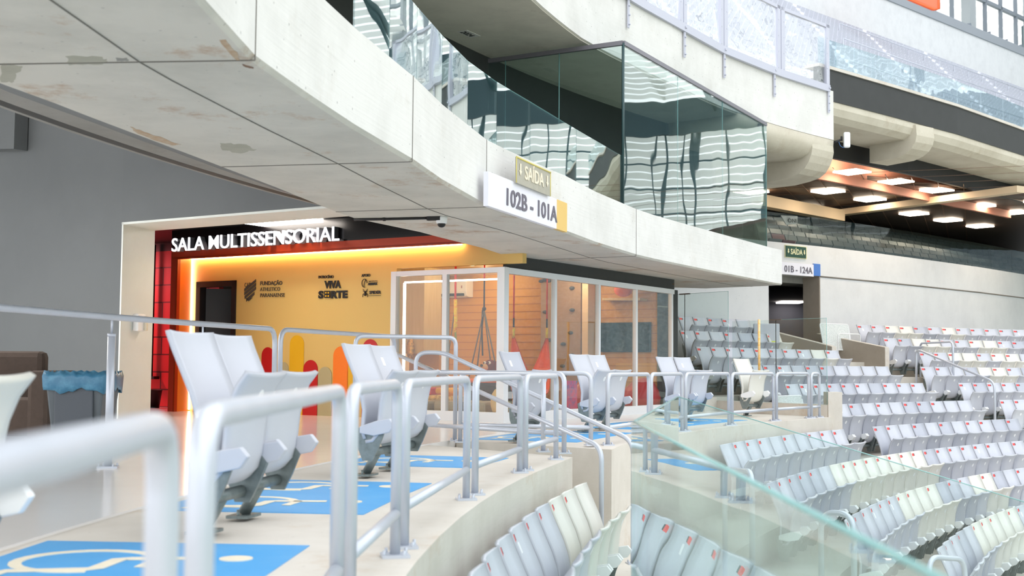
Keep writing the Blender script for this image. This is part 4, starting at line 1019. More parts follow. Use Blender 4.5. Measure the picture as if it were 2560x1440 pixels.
# handrails in the right block
def loop3(pts, lab):
    t = empty('handrail', pts[0]); tag(t, lab, 'handrail'); m = MB(); m.tube(fillet(pts, .16, 8), .024, 10); build('rail', m, STEEL, t)
    for q in (pts[0], pts[-1]):
        m = MB(); plate(m, q, .12); build('base_plate', m, STEEL, t)
def gz(p, z): return V((p.x, p.y, z))
q0, q1 = hc(2290, RK(3) + .2, 872), hc(2486, RK(5) - .15, 955)
loop3([gz(q0, ZK(3)), q0, q1, gz(q1, ZK(6))], 'sloping silver aisle handrail between the two blocks of seats at right')
q0, q1 = hc(2300, RK(1) - .3, 858), hc(2382, RK(3) - .1, 859)
loop3([gz(q0, ZK(2)), q0, gz(q1, q0.z), gz(q1, ZK(4))], 'square silver handrail loop above the sloping aisle handrail')
for (x0, y0, x1, y1, k, lab) in ((1812, 1172, 1880, 1180, 7, 'small curved handrail end behind the glass above the gold glint'), (2052, 1280, 2134, 1285, 8, 'silver handrail loop at left end of the ninth row down'), (2322, 1392, 2412, 1398, 10, 'silver handrail loop at the bottom near the right corner')):
    q0, q1 = hc(x0, RK(k) - .1, y0), hc(x1, RK(k) - .45, y1)
    loop3([gz(q0, ZK(k + 1)), q0, q1, gz(q1, ZK(k + 1))], lab)
# blue wheelchair bays
def ribbon(mb, pts, w, c, n, fr, z0, s):
    P = [c + n * (a * s) + fr * (b * s) for a, b in pts]
    st = []
    for i, p in enumerate(P):
        t = (P[min(i + 1, len(P) - 1)] - P[max(i - 1, 0)]).normalized(); q = V((-t.y, t.x, 0)) * w / 2 * s
        st.append([p + q + Z * z0, p - q + Z * z0, p - q + Z * (z0 + .003), p + q + Z * (z0 + .003)])
    mb.sweep(st)
def bay(Y0, Y1, ys, lab):
    a0, a1 = phi(yon(Y0, 27.3)), phi(yon(Y1, 27.3))
    m = MB(); ring(m, [(26.8, -.012), (26.8, -.008), (27.93, -.008), (27.93, -.012)], a0, a1)
    mid = pol(27.4, (a0 + a1) / 2); t = empty('wheelchair_bay', mid); tag(t, lab, 'floor marking')
    build('blue_field', m, BLUEP, t)
    for y in ys:
        c = yon(y, 27.42); ph = phi(c); n = V((math.cos(ph), -math.sin(ph), 0)); fr = V((-math.sin(ph), -math.cos(ph), 0)); z0 = -.008
        m = MB()
        ribbon(m, [(-.14 + .27 * math.sin(k), -.02 + .27 * math.cos(k)) for k in [math.radians(d) for d in range(115, 395, 14)]], .05, c, n, fr, z0, .95)
        ribbon(m, [(.30, -.12), (.02, -.08), (-.02, -.06), (-.03, .16), (-.06, .19), (-.34, .26), (-.36, .36)], .065, c, n, fr, z0 + .001, .95)
        ribbon(m, [(.14, -.10), (.13, .12)], .05, c, n, fr, z0 + .001, .95)
        hcx = c + n * .42 - fr * .12; m.slab([hcx + Z * z0 + V((.065 * math.cos(k), .065 * math.sin(k), 0)) for k in [2 * math.pi * j / 20 for j in range(20)]], (0, 0, .004))
        build('wheelchair_symbol', m, CREAM, t)
bay(3.5, 5.3, (4.78, 3.95), 'blue painted wheelchair bay nearest the camera at bottom left')
bay(6.42, 8.15, (6.85, 7.75), 'blue painted wheelchair bay behind the nearest pair of grey seats')
bay(9.4, 10.45, (9.9,), 'blue painted wheelchair bay next to the stair opening on the near platform')
bay(12.7, 14.6, (13.2, 14.1), 'blue painted wheelchair bay in front of the glazed room')
bay(15.3, 18.4, (15.9, 16.9, 17.8), 'blue painted wheelchair bay at the right end of the far platform')
# --- glass guards
def pane(name, a, b, za0, za1, zb0, zb1, m, parent, th=.012):
    d = b - a; d.z = 0; n = V((d.y, -d.x, 0)).normalized() * th
    mb = MB(); mb.slab([gz(a, za0), gz(b, zb0), gz(b, zb1), gz(a, za1)], n); return build(name, mb, m, parent)
EDGE = mat('glass_edge_green', (140, 184, 182), .2)
def edge(parent, pts, r=.005):
    m = MB(); m.tube(pts, r, 6); build('polished_edge', m, EDGE, parent)
t = empty('glass_guard', V((.5, 3, -1))); tag(t, 'blurred greenish glass guard nearest the camera at bottom right', 'glass guard')
p0, p1 = hz(1585, 1054, .52), V((.47, .9, .52)); p2 = hz(1693, 992, .52)
pane('long_pane', p0, p1, -1.6, .52, -1.6, .52, GL_NEAR, t); pane('end_pane', p0, p2, -1.6, .52, -1.6, .52, GL_NEAR, t)
edge(t, [p1, p0, p2]); edge(t, [gz(p0, -1.6), p0]); edge(t, [gz(p2, -1.0), p2], .003)
a, b = hy(1696, 992, 9.6), hy(2720, 1303, 8.8)
t = empty('glass_guard', gz(a, -1)); tag(t, 'sloping pale glass guard running down the stairs beyond the blurred one', 'glass guard')
pane('sloping_pane', a, b, a.z - 1.5, a.z, b.z - 1.5, b.z, GL_PALE, t); edge(t, [a, b], .004)
# fence at the end of the far platform
t = empty('glass_fence', gz(u0, .18)); tag(t, 'frameless glass fence on the concrete upstand at the end of the far platform', 'glass fence')
w0, w1, w2 = hp(1821, 900, u0, UN), hp(1686, 900, u0, UN), hp(1940, 900, u0, UN)
top1 = hp(1821, 728, u0, UN).z; top2 = hp(2066, 795, u0, UN).z
wm = hp(1712, 900, u0, UN)
pane('tall_pane', w1, wm, .18, top1, .18, top1, GL_PALE, t); pane('tall_pane', wm, w0, .18, top1, .18, top1, GL_PALE, t)
pane('low_pane', hp(1832, 900, u0, UN), w2, .18, top2, .18, top2, GL_PALE, t); pane('low_pane', w2 + (u0 - w2).normalized() * .02 * 0, u0, .18, top2, .18, top2, GL_PALE, t)
edge(t, [gz(w0, .18), gz(w0, top1), gz(w1, top1)], .004); edge(t, [gz(u0, .18), gz(u0, top2), gz(w2, top2)], .004)
CAPB = mat('bronze_clip', (96, 84, 76), .5)
for q, z in ((wm, top1), (w2, top2)):
    m = MB(); m.box(gz(q, z), (.26, .04, .02), X=u1 - u0); build('joint_clip', m, CAPB, t)
    m = MB(); m.tube([gz(q, .18), gz(q, z)], .006, 6); build('joint_seal', m, BLACK, t)
# yellow striped pole and yellow notice behind the fence
p = hc(1898, RK(5) + .3); m = MB(); m.tube([gz(p, EYE + (919 - 930) * p.y / F), gz(p, EYE + (919 - 798) * p.y / F)], .02, 10); build('marker_pole', m, mat('pole_yellow', (244, 190, 96), .5, noise=(3, (240, 230, 210), .8, (1, 1, 4))))
tag(bpy.data.objects['marker_pole'], 'thin yellow and cream pole standing behind the low glass fence', 'pole')
p = hc(1916, RK(1), 820); t = empty('notice_board', gz(p, ZK(1))); tag(t, 'upright pale backboard with a yellow strip behind the glass fence', 'board')
m = MB(); zt_ = EYE + (919 - 808) * p.y / F; m.box(gz(p, (zt_ + ZK(1)) / 2), (.55, .05, zt_ - ZK(1))); build('board', m, SEATG, t, bevel=.02)
m = MB(); m.box(gz(p, zt_ - .42) - V((0, .035, 0)), (.36, .01, .1)); build('yellow_strip', m, mat('hi_vis_yellow', (226, 236, 60), .5), t)
m = MB(); m.slab([gz(p, zt_ - .1) + V((-.28, -.03, 0)), gz(p, zt_ - .6) + V((-.28, -.03, 0)), gz(p, zt_ - .6) + V((-.42, -.03, 0))], (0, .02, 0)); build('black_corner', m, BLACK, t)
# ================================================================== UPPER LEVELS
# --- curved glass guard on the lower ring beam
def ringp(x, off=.12):
    """point on the beam top at photo bearing x"""
    lo, hi = sts[0], sts[-1]
    for _ in range(50):
        md = (lo + hi) / 2; p = pol(rad_at(outp, md) + off, md)
        if p.y > .5 and 1280 + F * p.x / p.y < x or p.y <= .5: lo = md
        else: hi = md
    return pol(rad_at(outp, (lo + hi) / 2) + off, (lo + hi) / 2)
t = empty('glass_guard', ringp(1320) + Z * ZF); tag(t, 'long curved teal glass guard standing on the lower concrete ring beam', 'glass guard')
js = [870, 960, 1030, 1095, 1161, 1235, 1320, 1437, 1553]
for x0, x1 in zip(js, js[1:]):
    a, b = ringp(x0), ringp(x1); d = (b - a).normalized() * .006
    pane('glass_panel', a + d, b - d, ZF, 3.58, ZF, 3.58, GL_GUARD, t)
edge(t, [gz(ringp(x), 3.58) for x in js], .006)
# --- tall glass screen box on the ring beam
t = empty('glass_screen', ringp(1557) + Z * ZF); tag(t, 'tall glass screen with metal top rail between the two ring beams', 'glass screen')
kc = ringp(1557, .10); topz = EYE + (917 - 97) * kc.y / F
lf = hz(1222, 153, topz); re = ringp(1918, .10)
def at_px(a, b, x):
    d = b - a; k = (x - 1280) / F; return a + d * ((k * a.y - a.x) / (d.x - k * d.y))
L0 = [lf] + [at_px(gz(lf, 0), gz(kc, 0), x) for x in (1259, 1395)] + [kc]
for a, b in zip(L0, L0[1:]): pane('left_pane', gz(a, 0), gz(b, 0), ZF, topz, ZF, topz, GL_TALL, t)
L1 = [kc] + [at_px(gz(kc, 0), gz(re, 0), x) for x in (1695, 1808)] + [re]
for a, b in zip(L1, L1[1:]): pane('front_pane', gz(a, 0), gz(b, 0), ZF, topz, ZF, topz, GL_TALL, t)
rr = hz(1856, 318, topz); pane('return_pane', gz(re, 0), gz(rr, 0), ZF, topz, ZF, topz, GL_TALL, t)
CAPM = mat('rail_cap_metal', (132, 130, 138), .4, .4)
m = MB()
for q0, q1 in ((lf, kc), (kc, re), (re, rr)):
    a, b = gz(q0, topz), gz(q1, topz); m.box((a + b) / 2, ((b - a).length, .05, .06), X=b - a)
build('top_rail', m, CAPM, t)
for q in L0[1:-1] + L1[1:-1]:
    m = MB(); m.tube([gz(q, ZF), gz(q, topz)], .008, 6); build('joint_seal', m, EDGE, t)
m = MB(); m.tube([gz(kc, ZF), gz(kc, topz)], .02, 8); build('corner_seal', m, mat('dark_seal', (40, 70, 72), .4), t)
m = MB(); m.tube([gz(re, ZF), gz(re, topz)], .01, 8); build('corner_seal', m, EDGE, t)
# --- signs on the ring beam
def onf(x, y, off=.05):
    for (a, b) in zip(outp, outp[1:]):
        d = b - a; n = V((d.y, -d.x, 0)).normalized()
        P = a + n * off; q = hp(x, y, P, n)
        s = (q - a).dot(d) / d.dot(d)
        if -.02 <= s <= 1.02 and q.y > 1: return q, d.normalized(), n
    return q, d.normalized(), n
(qa_, _, _), (qb_, dd, nn) = onf(1221, 470), onf(1418, 540)
Pq, _, _ = onf(1300, 500); d0 = V((qb_.x - qa_.x, qb_.y - qa_.y, 0)).normalized(); n0 = V((d0.y, -d0.x, 0))
Pq = qa_ + n0 * .09
pf = lambda x, y, o=0.: hp(x, y, Pq + n0 * o, n0)
z0, z1 = pf(1221, 515).z, pf(1221, 428).z
t = empty('gate_sign', pf(1221, 515)); tag(t, 'white sign board reading 102B - 101A with a golden end panel on the beam', 'sign')
A1, B1 = pf(1221, 470), pf(1418, 540); Gx = pf(1392, 530)
m = MB(); m.slab([gz(A1, z0), gz(Gx, z0), gz(Gx, z1), gz(A1, z1)], -n0 * .05); build('board', m, mat('sign_white', (232, 232, 242), .5), t, bevel=.003)
m = MB(); m.slab([gz(Gx, z0), gz(B1, z0), gz(B1, z1), gz(Gx, z1)], -n0 * .05); build('gold_panel', m, mat('sign_gold', (226, 190, 110), .5), t, bevel=.003)
GREYT = mat('sign_grey_text', (104, 100, 112), .5)
b0 = gz(pf(1262, 470, .004), z0 + (z1 - z0) * .22); b1 = gz(pf(1389, 520, .004), b0.z)
def line(name, body, a, b, cap, m, parent, ext=.003, off=0.):
    size = cap / .70; c = bpy.data.curves.new('tmp', 'FONT'); c.body = body; c.size = size; c.offset = off; o = bpy.data.objects.new('tmp', c); COL.objects.link(o)
    bpy.context.view_layer.update(); k = (b - a).length / o.dimensions.x; bpy.data.objects.remove(o); bpy.data.curves.remove(c)
    return text(name, body, size, m, a, b - a, Z, parent, ext, off, k)
line('wording', '102B - 101A', b0, b1, (z1 - z0) * .50, GREYT, t, off=.004)
t = empty('exit_banner', pf(1332, 480)); tag(t, 'weathered grey SAÍDA exit banner with white arrows above the gate sign', 'sign')
z2 = z1 - .03; z3 = pf(1291, 395).z; EA, EB = pf(1291, 440, .03), pf(1376, 470, .03)
z3 = pf(1291, 392, .03).z; z2 = z3 - .25
m = MB(); m.slab([gz(EA, z2), gz(EB, z2), gz(EB, z3), gz(EA, z3)], -n0 * .012); build('fabric', m, mat('banner_grey', (176, 172, 158), .7, noise=(8, (160, 158, 146), .8)), t)
m = MB(); m.tube([gz(EA, z3), gz(EB, z3)], .010, 6); m.tube([gz(EA, z2), gz(EA, z3)], .005, 6); m.tube([gz(EB, z2), gz(EB, z3)], .006, 6); build('gold_rim', m, mat('rim_gold', (220, 206, 120), .5), t)
EW = EB - EA; ew = V((EW.x, EW.y, 0))
line('wording', 'SAÍDA', gz(EA + ew * .22, z2 + .07) + n0 * .004, gz(EA + ew * .78, z2 + .07) + n0 * .004, .13, CREAM, t, off=.003)
for k in (.10, .89):
    m = MB(); c = gz(EA + ew * k, z2 + .13) + n0 * .004; u = d0
    m.slab([c - u * .018 + Z * .07, c + u * .018 + Z * .07, c + u * .018, c + u * .038, c - Z * .05, c - u * .038, c - u * .018], n0 * .003); build('arrow', m, CREAM, t)
# stencil number under the upper soffit
sp_ = hz(1172, 84, ZB2); t = empty('soffit_stencil', sp_); tag(t, 'small black stencilled number on a pale patch under the upper ring soffit', 'marking')
m = MB(); m.box(sp_ - Z * .004, (.34, .16, .006), X=V((.5, .85, 0))); build('patch', m, CW, t)
line('digits', '2004', sp_ - Z * .009 + V((-.09, -.14, 0)), sp_ - Z * .009 + V((.07, .13, 0)), .09, BLACK, t) if 0 else None
# text lies flat facing down
o = text('digits', '2024', .13, BLACK, sp_ - Z * .009 + V((-.12, -.10, 0)), V((.5, .85, 0)), V((.85, -.5, 0)), t, .002)
# --- framed transparent film panels on the upper ring
def up(x, off=-.02):
    lo, hi = sts2[0], PE2
    for _ in range(50):
        md = (lo + hi) / 2; p = pol(rad_at(out2, md) + off, md)
        if p.y <= .5 or 1280 + F * p.x / p.y < x: lo = md
        else: hi = md
    return pol(rad_at(out2, (lo + hi) / 2) + off, (lo + hi) / 2)
FRM = mat('frame_grey_metal', (196, 198, 212), .45, .2)
fx = [1500, 1604, 1706, 1809, 1954, 2078]
for i, (x0, x1) in enumerate(zip(fx, fx[1:])):
    a, b = up(x0), up(x1); t = empty('film_screen', (a + b) / 2 + Z * ZF2); tag(t, f'grey-framed transparent film panel on the upper ring, {ordw(i + 1)} from left', 'screen panel', 'film panels on the upper ring')
    d = V((b.x - a.x, b.y - a.y, 0)).normalized(); n = V((d.y, -d.x, 0))
    for q, s in ((a, 1), (b, -1)):
        m = MB(); m.box(gz(q + d * (.075 * s), 6.82), (.12, .06, 1.30), X=d)
        for zz in (6.3, 6.6, 6.9, 7.2): m.tube([gz(q + d * (.1 * s), zz) + n * .02, gz(q + d * (.1 * s), zz) + n * .036], .012, 6)
        build('upright', m, FRM, t)
    m = MB(); m.box(gz((a + b) / 2, 6.215), ((b - a).length, .07, .13), X=d); build('bottom_rail', m, FRM, t)
    m = MB(); m.box(gz((a + b) / 2, 7.44), ((b - a).length, .06, .06), X=d); build('top_rail', m, FRM, t)
    m = MB(); st = []
    for k in range(17):
        u = k / 16; p = a.lerp(b, .05 + .9 * u); st.append([gz(p, z) + n * (.012 * math.sin(6 * u + z * 5 + i) + .008 * math.sin(15 * u + i * 2 - z * 3)) for z in [6.28 + 1.13 * j / 14 for j in range(15)]])
    m.sweep(st, False, True, False); build('film', m, FILM, t)
for i, x in enumerate((1567, 1710, 1811, 1938, 2075)):
    p = up(x, -.015); q = V((p.x, p.y, 0)) - C0; q.normalize()
    m = MB(); m.box(gz(p - q * .02, 5.98), (.05, .02, .50), X=V((-q.y, q.x, 0)))
    m.box(gz(p - q * .035, 6.22), (.05, .05, .03), X=V((-q.y, q.x, 0)))
    for zz in (5.78, 5.92, 6.06): m.tube([gz(p - q * .03, zz), gz(p - q * .055, zz)], .012, 6)
    tag(build('fixing_bracket', m, FRM), f'small steel bracket on upper ring fascia, {ordw(i + 1)} from left', 'bracket', 'brackets of the film panels')
# --- corbel at the end of the upper ring, antenna
def corbel(name, ph, r, prof, w, m_):
    T = V((math.sin(ph), math.cos(ph), 0)); m = MB()
    m.slab([pol(r + a, ph, z) - T * w for a, z in prof], T * w); struct(name, m, m_)
BN = concrete('bullnose_concrete', (206, 200, 184), (184, 176, 158), .3, (160, 140, 112), .5)
rE = rad_at(out2, PE2)
m = MB(); m.sweep([[pol(rad_at(out2, p) + a, p, z) for a, z in ((.0, 5.22), (.02, 5.02), (.10, 4.88), (.26, 4.80), (.6, 4.78), (2.2, 4.84), (2.2, 5.22))] for p in [phi(up(1850)) + (PE2 - phi(up(1850))) * i / 10 for i in range(11)]], True, True)
struct('ring_bullnose', m, BN)
corbel('corbel_near', PE2, rE, [(.02, 5.2), (.0, 4.98), (.03, 4.85), (.09, 4.72), (.18, 4.60), (.32, 4.51), (.55, 4.46), (.9, 4.42), (2.3, 4.42), (2.3, 5.2)], .75, BN)
t = empty('antenna', hy(2117, 350, 24.4)); tag(t, 'white antenna box on a black arm at the end of the upper ring beam', 'antenna')
c = hy(2117, 350, 24.2); m = MB(); m.box(c, (.13, .09, .31)); build('radome', m, CAPW, t, bevel=.03)
m = MB(); m.tube([hy(2082, 357, 24.2), hy(2104, 349, 24.2)], .022, 8); m.tube([hy(2104, 341, 24.2), hy(2104, 352, 24.2)], .02, 6); build('arm', m, BLACK, t)
m = MB(); m.tube(fillet([hy(2096, 352, 24.2), hy(2101, 366, 24.2), hy(2111, 370, 24.2), hy(2115, 362, 24.2)], .08), .007, 5); build('cable', m, mat('cable_blue', (60, 110, 170), .5), t)
# --- far ring: black band, concrete underside, steel beam
BP = [hz(x, y, 6.65) for x, y in ((2089, 174), (2227, 214), (2393, 264), (2560, 324))]; BP = [BP[0] - (BP[1] - BP[0]) * .3] + BP + [BP[-1] + (BP[-1] - BP[-2])]
def bsweep(name, prof, m_, pts=BP, smooth=False):
    m = MB(); m.sweep([[gz(outw(p, a), z) for a, z in prof] for p in pts], True, smooth); return struct(name, m, m_)
bsweep('band_black', [(0, 6.0), (0, 6.62), (.1, 6.62), (.1, 6.0)], BLACK2)
bsweep('band_coping', [(-.03, 6.62), (-.03, 6.68), (.3, 6.68), (.3, 6.62)], CP)
bsweep('band_soffit', [(.02, 6.0), (.02, 5.88), (.09, 5.75), (.25, 5.66), (1.35, 5.66), (1.35, 6.0)], BN, smooth=False)
bsweep('band_deck', [(.1, 6.3), (12, 6.3), (12, 6.4), (.1, 6.4)], CG)
bsweep('steel_beam', [(1.36, 5.28), (1.36, 5.68), (1.46, 5.68), (1.46, 5.28)], BLACK)
bsweep('wall_salmon', [(2.6, 5.1), (2.6, 6.3), (2.7, 6.3), (2.7, 5.1)], mat('salmon_wall', (196, 132, 112), .7))
p = hz(2290, 352, 5.66); 
corbel('corbel_far', phi(p) + .012, (gz(p, 0) - C0).length - .5, [(.3, 5.95), (.28, 5.72), (.32, 5.58), (.42, 5.45), (.58, 5.36), (.8, 5.3), (1.5, 5.28), (1.5, 5.95)], .62, BN)
# guard on the band
t = empty('glass_guard', BP[2]); tag(t, 'low wavy glass guard on top of the black band at upper right', 'glass guard')
for a, b in zip(BP, BP[1:]):
    for k in range(3):
        pane('glass_panel', a.lerp(b, k / 3), a.lerp(b, (k + .98) / 3), 6.68, 7.2, 6.68, 7.2, GL_GUARD2 if 'GL_GUARD2' in globals() else glass('guard_glass_far', (.86, .94, .95), (2, .003), 1.5, boost=1.1), t)
GLX = MATS['guard_glass_far']
# --- lounge behind the middle deck: ceiling, lights, beams, columns, back wall
ZC = 5.3
def fan(name, r0, r1, a, b, z, m_, th=.1):
    m = MB(); ring(m, [(r0, z), (r0, z + th), (r1, z + th), (r1, z)], R_(a), R_(b)); return struct(name, m, m_)
fan('ceiling_lounge', 31.4, 56, 40, 88, ZC, mat('lounge_ceiling', (66, 48, 38), .5))
fan('wall_lounge_back', 55, 55.3, 40, 88, 3, mat('lounge_wall', (58, 34, 28), .7), 2.3)
fan('lounge_floor', 38, 56, 40, 88, 3.6, mat('lounge_floor', (70, 58, 50), .5))
CRM = mat('cream_beam', (206, 186, 156), .6)
LP = [(1955, 457), (2130, 430), (2070, 479), (2240, 454), (2175, 499), (2342, 476), (2285, 535), (2370, 551), (2450, 515), (2450, 566), (2535, 532), (1880, 480), (2600, 505), (2020, 520)]
LG = emis('lounge_panel', (255, 232, 205), 11)
for i, (x, y) in enumerate(LP):
    c = hz(x, y, ZC - .03); m = MB(); m.box(c, (.62, .62, .03), X=V((.75, .66, 0)))
    tag(build('ceiling_light', m, LG), f'square white ceiling panel lamp of the lounge, {ordw(1 + sorted(range(len(LP)), key=lambda k: LP[k][0]).index(i))} from left', 'light', 'lounge ceiling panels')
# thin grid lines of the ceiling
GR = mat('ceiling_grid', (112, 82, 60), .5); m = MB()
for i in range(9):
    a = hz(1930 + i * 60, 440 + i * 7, ZC - .006); m.box(a + V((1.5, 4, 0)), (14, .02, .006), X=V((.35, .94, 0)))
for i in range(7): m.box(hz(2200, 430 + i * 16, ZC - .006), (18, .02, .006), X=V((.94, -.33, 0)))
struct('trim_ceiling_grid', m, GR)
def beam(a, b, w, h, name, m_):
    m = MB(); m.box((a + b) / 2, ((b - a).length, w, h), X=b - a); struct(name, m, m_)
beam(hz(2552, 473, 5.12), hz(2095, 533, 5.12), .3, .16, 'beam_cream_long', CRM)
beam(hz(1890, 500, 4.98), hz(2100, 540, 4.98), .3, .3, 'beam_cream_side', CRM)
for x0, x1, y0, y1, nm, d in ((2094, 2151, 523, 640, 'column_brick', 42), (2404, 2422, 575, 640, 'column_slim', 52), (2350, 2404, 585, 640, 'wall_cream', 54)):
    a, b = hy(x0, y0, d), hy(x1, y0, d); m = MB(); m.slab([gz(a, 3.6), gz(b, 3.6), gz(b, a.z), gz(a, a.z)], (0, .6, 0)); struct(nm, m, CRM)
# --- middle deck seats behind the white wall
SD = MB()
def low_seat(c, f, s=1., w=.46):
    """compact flip-up seat in one mesh: returns MB"""
    T = V((f.y, -f.x, 0)); mb = MB()
    def q(x, y, z): return c + T * x * s + f * y * s + Z * z * s
    b = [(-.23, .88), (-.16, .70), (-.10, .52), (-.09, .30)]
    mb.sweep([[q(-w / 2, y, z), q(w / 2, y, z), q(w / 2, y - .03, z), q(-w / 2, y - .03, z)] for y, z in b], True)
    p_ = [(.15, .70), (.08, .55), (.06, .38), (-.02, .25)]
    mb.sweep([[q(-w / 2, y, z), q(w / 2, y, z), q(w / 2, y - .03, z), q(-w / 2, y - .03, z)] for y, z in p_], True)
    mb.sweep([[q(-.05, -.06, z), q(.05, -.06, z), q(.05, .0, z), q(-.05, .0, z)] for z in (.0, .28)], True)
    return mb
def walk(pts, step):
    out = []; acc = 0
    for a, b in zip(pts, pts[1:]):
        L = (b - a).length
        while acc <= L: out.append((a.lerp(b, acc / L), (b - a).normalized())); acc += step
        acc -= L
    return out
base_me = {}
def place_low(name, p, d, m_, lab, grp, s=1.):
    key = (name, m_.name)
    f = V((d.y, -d.x, 0)).normalized()
    if key not in base_me:
        mb = low_seat(V((0, 0, 0)), V((0, 1, 0)), s); o = build(name, mb, m_, org=V((0, 0, 0))); base_me[key] = o; n = o
    else:
        n = base_me[key].copy(); COL.objects.link(n)
    n.location = p; n.rotation_euler = (0, 0, math.atan2(f.y, f.x) - math.pi / 2)
    tag(n, lab, 'seat', grp); return n
WQ = WP[1:]
for r in range(6):
    z = 3.13 + .26 * r; pts = [gz(outw(p, .82 + .8 * r), z) for p in WQ]
    m = MB(); m.sweep([[gz(outw(p, .52 + .8 * r), z - .35), gz(outw(p, .52 + .8 * r), z), gz(outw(p, 1.34 + .8 * r), z), gz(outw(p, 1.34 + .8 * r), z - .35)] for p in WQ]); struct('deck_step', m, CG)
    n = 0
    for p, d in walk(pts, .5):
        x = 1280 + F * p.x / p.y
        if x < 1900 or x > 2620: continue
        n += 1
        mm = SEATD if not (r == 0 and n == 2) else mat('maroon_plastic', (70, 26, 36), .5)
        place_low('deck_seat', p, d, mm, f'{"maroon" if mm is not SEATD else "charcoal"} seat, {ordw(n)} from left, {ordw(r + 1)} row behind the white wall guard', f'charcoal deck seats, row {("one", "two", "three", "four", "five", "six")[r]}')
t = empty('glass_guard', WP[4]); tag(t, 'long pale glass guard along the top of the white wall before dark seats', 'glass guard')
GLW = glass('deck_glass', (.90, .95, .95), (1.5, .0012), 1.5, boost=.4)
wpts = walk([gz(outw(p, .1), 3.65) for p in WP[1:]], 1.6)
for (a, _), (b, _) in zip(wpts, wpts[1:]):
    pane('glass_panel', a, a.lerp(b, .985), 3.65, 4.35, 3.65, 4.35, GLW, t)
t = empty('cloth_banner', gz(outw(WP[2], .3), 4.2)); tag(t, 'grey cloth banner with dark letters hung among the dark deck seats', 'banner')
fo_ = lambda x, y, o=0.: hp(x, y, outw(WP[3], .45), V((.55, -.83, 0)).normalized())
m = MB(); m.slab([fo_(1952, 538), fo_(1994, 540), fo_(1993, 560), fo_(1966, 562)], V((-.01, .02, 0))); build('cloth', m, mat('banner_cloth', (150, 150, 150), .8), t)
line('wording', 'ÔNI', fo_(1969, 556) - V((0, .03, 0)), fo_(1990, 557) - V((0, .03, 0)), .09, BLACK, t)
# signs on the white wall
wn = (V((WP[3].x, WP[3].y, 0)) - V((WP[2].x, WP[2].y, 0))).normalized(); wN = V((wn.y, -wn.x, 0))
fw_ = lambda x, y, o=.04: hp(x, y, V((WP[2].x, WP[2].y, 0)) + wN * o, wN)
def board(name, x0, x1, yt, yb, m_, parent=None, o=.04, th=.03):
    a, b = fw_(x0, yt, o), fw_(x1, yt, o); zt = a.z; zb = fw_(x0, yb, o).z; m = MB(); m.slab([gz(a, zb), gz(b, zb), gz(b, zt), gz(a, zt)], -wN * th); return a, b, zb, zt, build(name, m, m_, parent)
t = empty('exit_sign', fw_(1965, 640)); tag(t, 'dark green SAÍDA exit sign with pale arrows on the white wall', 'sign')
PALEG = mat('pale_sign_yellow', (236, 232, 190), .5)
board('border', 1963.5, 2017, 612, 643, PALEG, t, .03)
a, b, zb, zt, o = board('panel', 1965, 2015.5, 613.5, 641.5, mat('sign_green', (28, 72, 58), .5), t, .045)
w = b - a; w.z = 0; line('wording', 'SAÍDA', gz(a + w * .22, zb + .07) + wN * .004, gz(a + w * .80, zb + .07) + wN * .004, .125, PALEG, t, off=.003)
for k in (.11, .90):
    m = MB(); c = gz(a + w * k, zb + .13) + wN * .004; m.slab([c - wn * .016 + Z * .06, c + wn * .016 + Z * .06, c + wn * .016, c + wn * .034, c - Z * .05, c - wn * .034, c - wn * .016], wN * .003); build('arrow', m, PALEG, t)
t = empty('gate_sign', fw_(1958, 688)); tag(t, 'pale sign reading 01B - 124A with a blue end panel above the dark doorway', 'sign')
a, b, zb, zt, o = board('board', 1925, 2034, 652, 683, mat('sign_white', (232, 232, 242), .5), t)
a2, b2, zb2, zt2, o = board('blue_panel', 2034, 2051, 659, 689, mat('sign_blue', (72, 122, 200), .5), t)
w = b - a; w.z = 0
line('wording', '01B - 124A', gz(fw_(1961, 675, .046), zb + (zt - zb) * .22), gz(fw_(2031, 675, .046), zb + (zt - zb) * .22), (zt - zb) * .52, GREYT, t, off=.003)
# --- far upper stand
L0_, L1_ = hz(2095, 172, 17.7), hz(2560, 322, 17.7); U0_, U1_ = hz(2060, 34, 25.), hz(2560, 218, 25.)
L0_ = L0_ + (L0_ - L1_) * .95; U0_ = U0_ + (U0_ - U1_) * .95; L1_ = L1_ + (L1_ - L0_) * .03; U1_ = U1_ + (U1_ - U0_) * .03
NR = 18
FS = mat('far_seat_plastic', (214, 216, 226), .5); m = MB(); ms_ = MB(); far_l = []
for r in range(NR):
    u = r / (NR - 1); a, b = L0_.lerp(U0_, u), L1_.lerp(U1_, u); z = a.z - .86
    d = (b - a); d.z = 0; d.normalize(); n = V((d.y, -d.x, 0))
    m.slab([gz(a, z) + n * .45, gz(b, z) + n * .45, gz(b, z) - n * .40, gz(a, z) - n * .40], (0, 0, -.42))
    i = 0
    for p, dd in walk([gz(a, z), gz(b, z)], .52):
        x = 1280 + F * p.x / p.y; i += 1
        if i % 17 == 0 or x < 1560: continue
        far_l.append((p, dd, r, x))
struct('upper_stand_steps', m, mat('stand_concrete', (226, 226, 228), .8))
vis = sorted([q for q in far_l if 2085 < q[3] < 2575], key=lambda q: q[0].y)[:300]; ids = set(id(q[0]) for q in vis)
for p, dd, r, x in far_l:
    if id(p) in ids: place_low('upper_stand_seat', p, dd, FS, 'tiny pale seat in the lower rows of the distant upper stand', 'seats of the distant upper stand')
    else:
        q = low_seat(p, V((dd.y, -dd.x, 0)))
        ms_.add(q.v, q.f)
tag(build('upper_stand_seating', ms_, FS, weld=False), 'mass of tiny pale seats filling the distant upper stand', 'seats', kind='stuff')
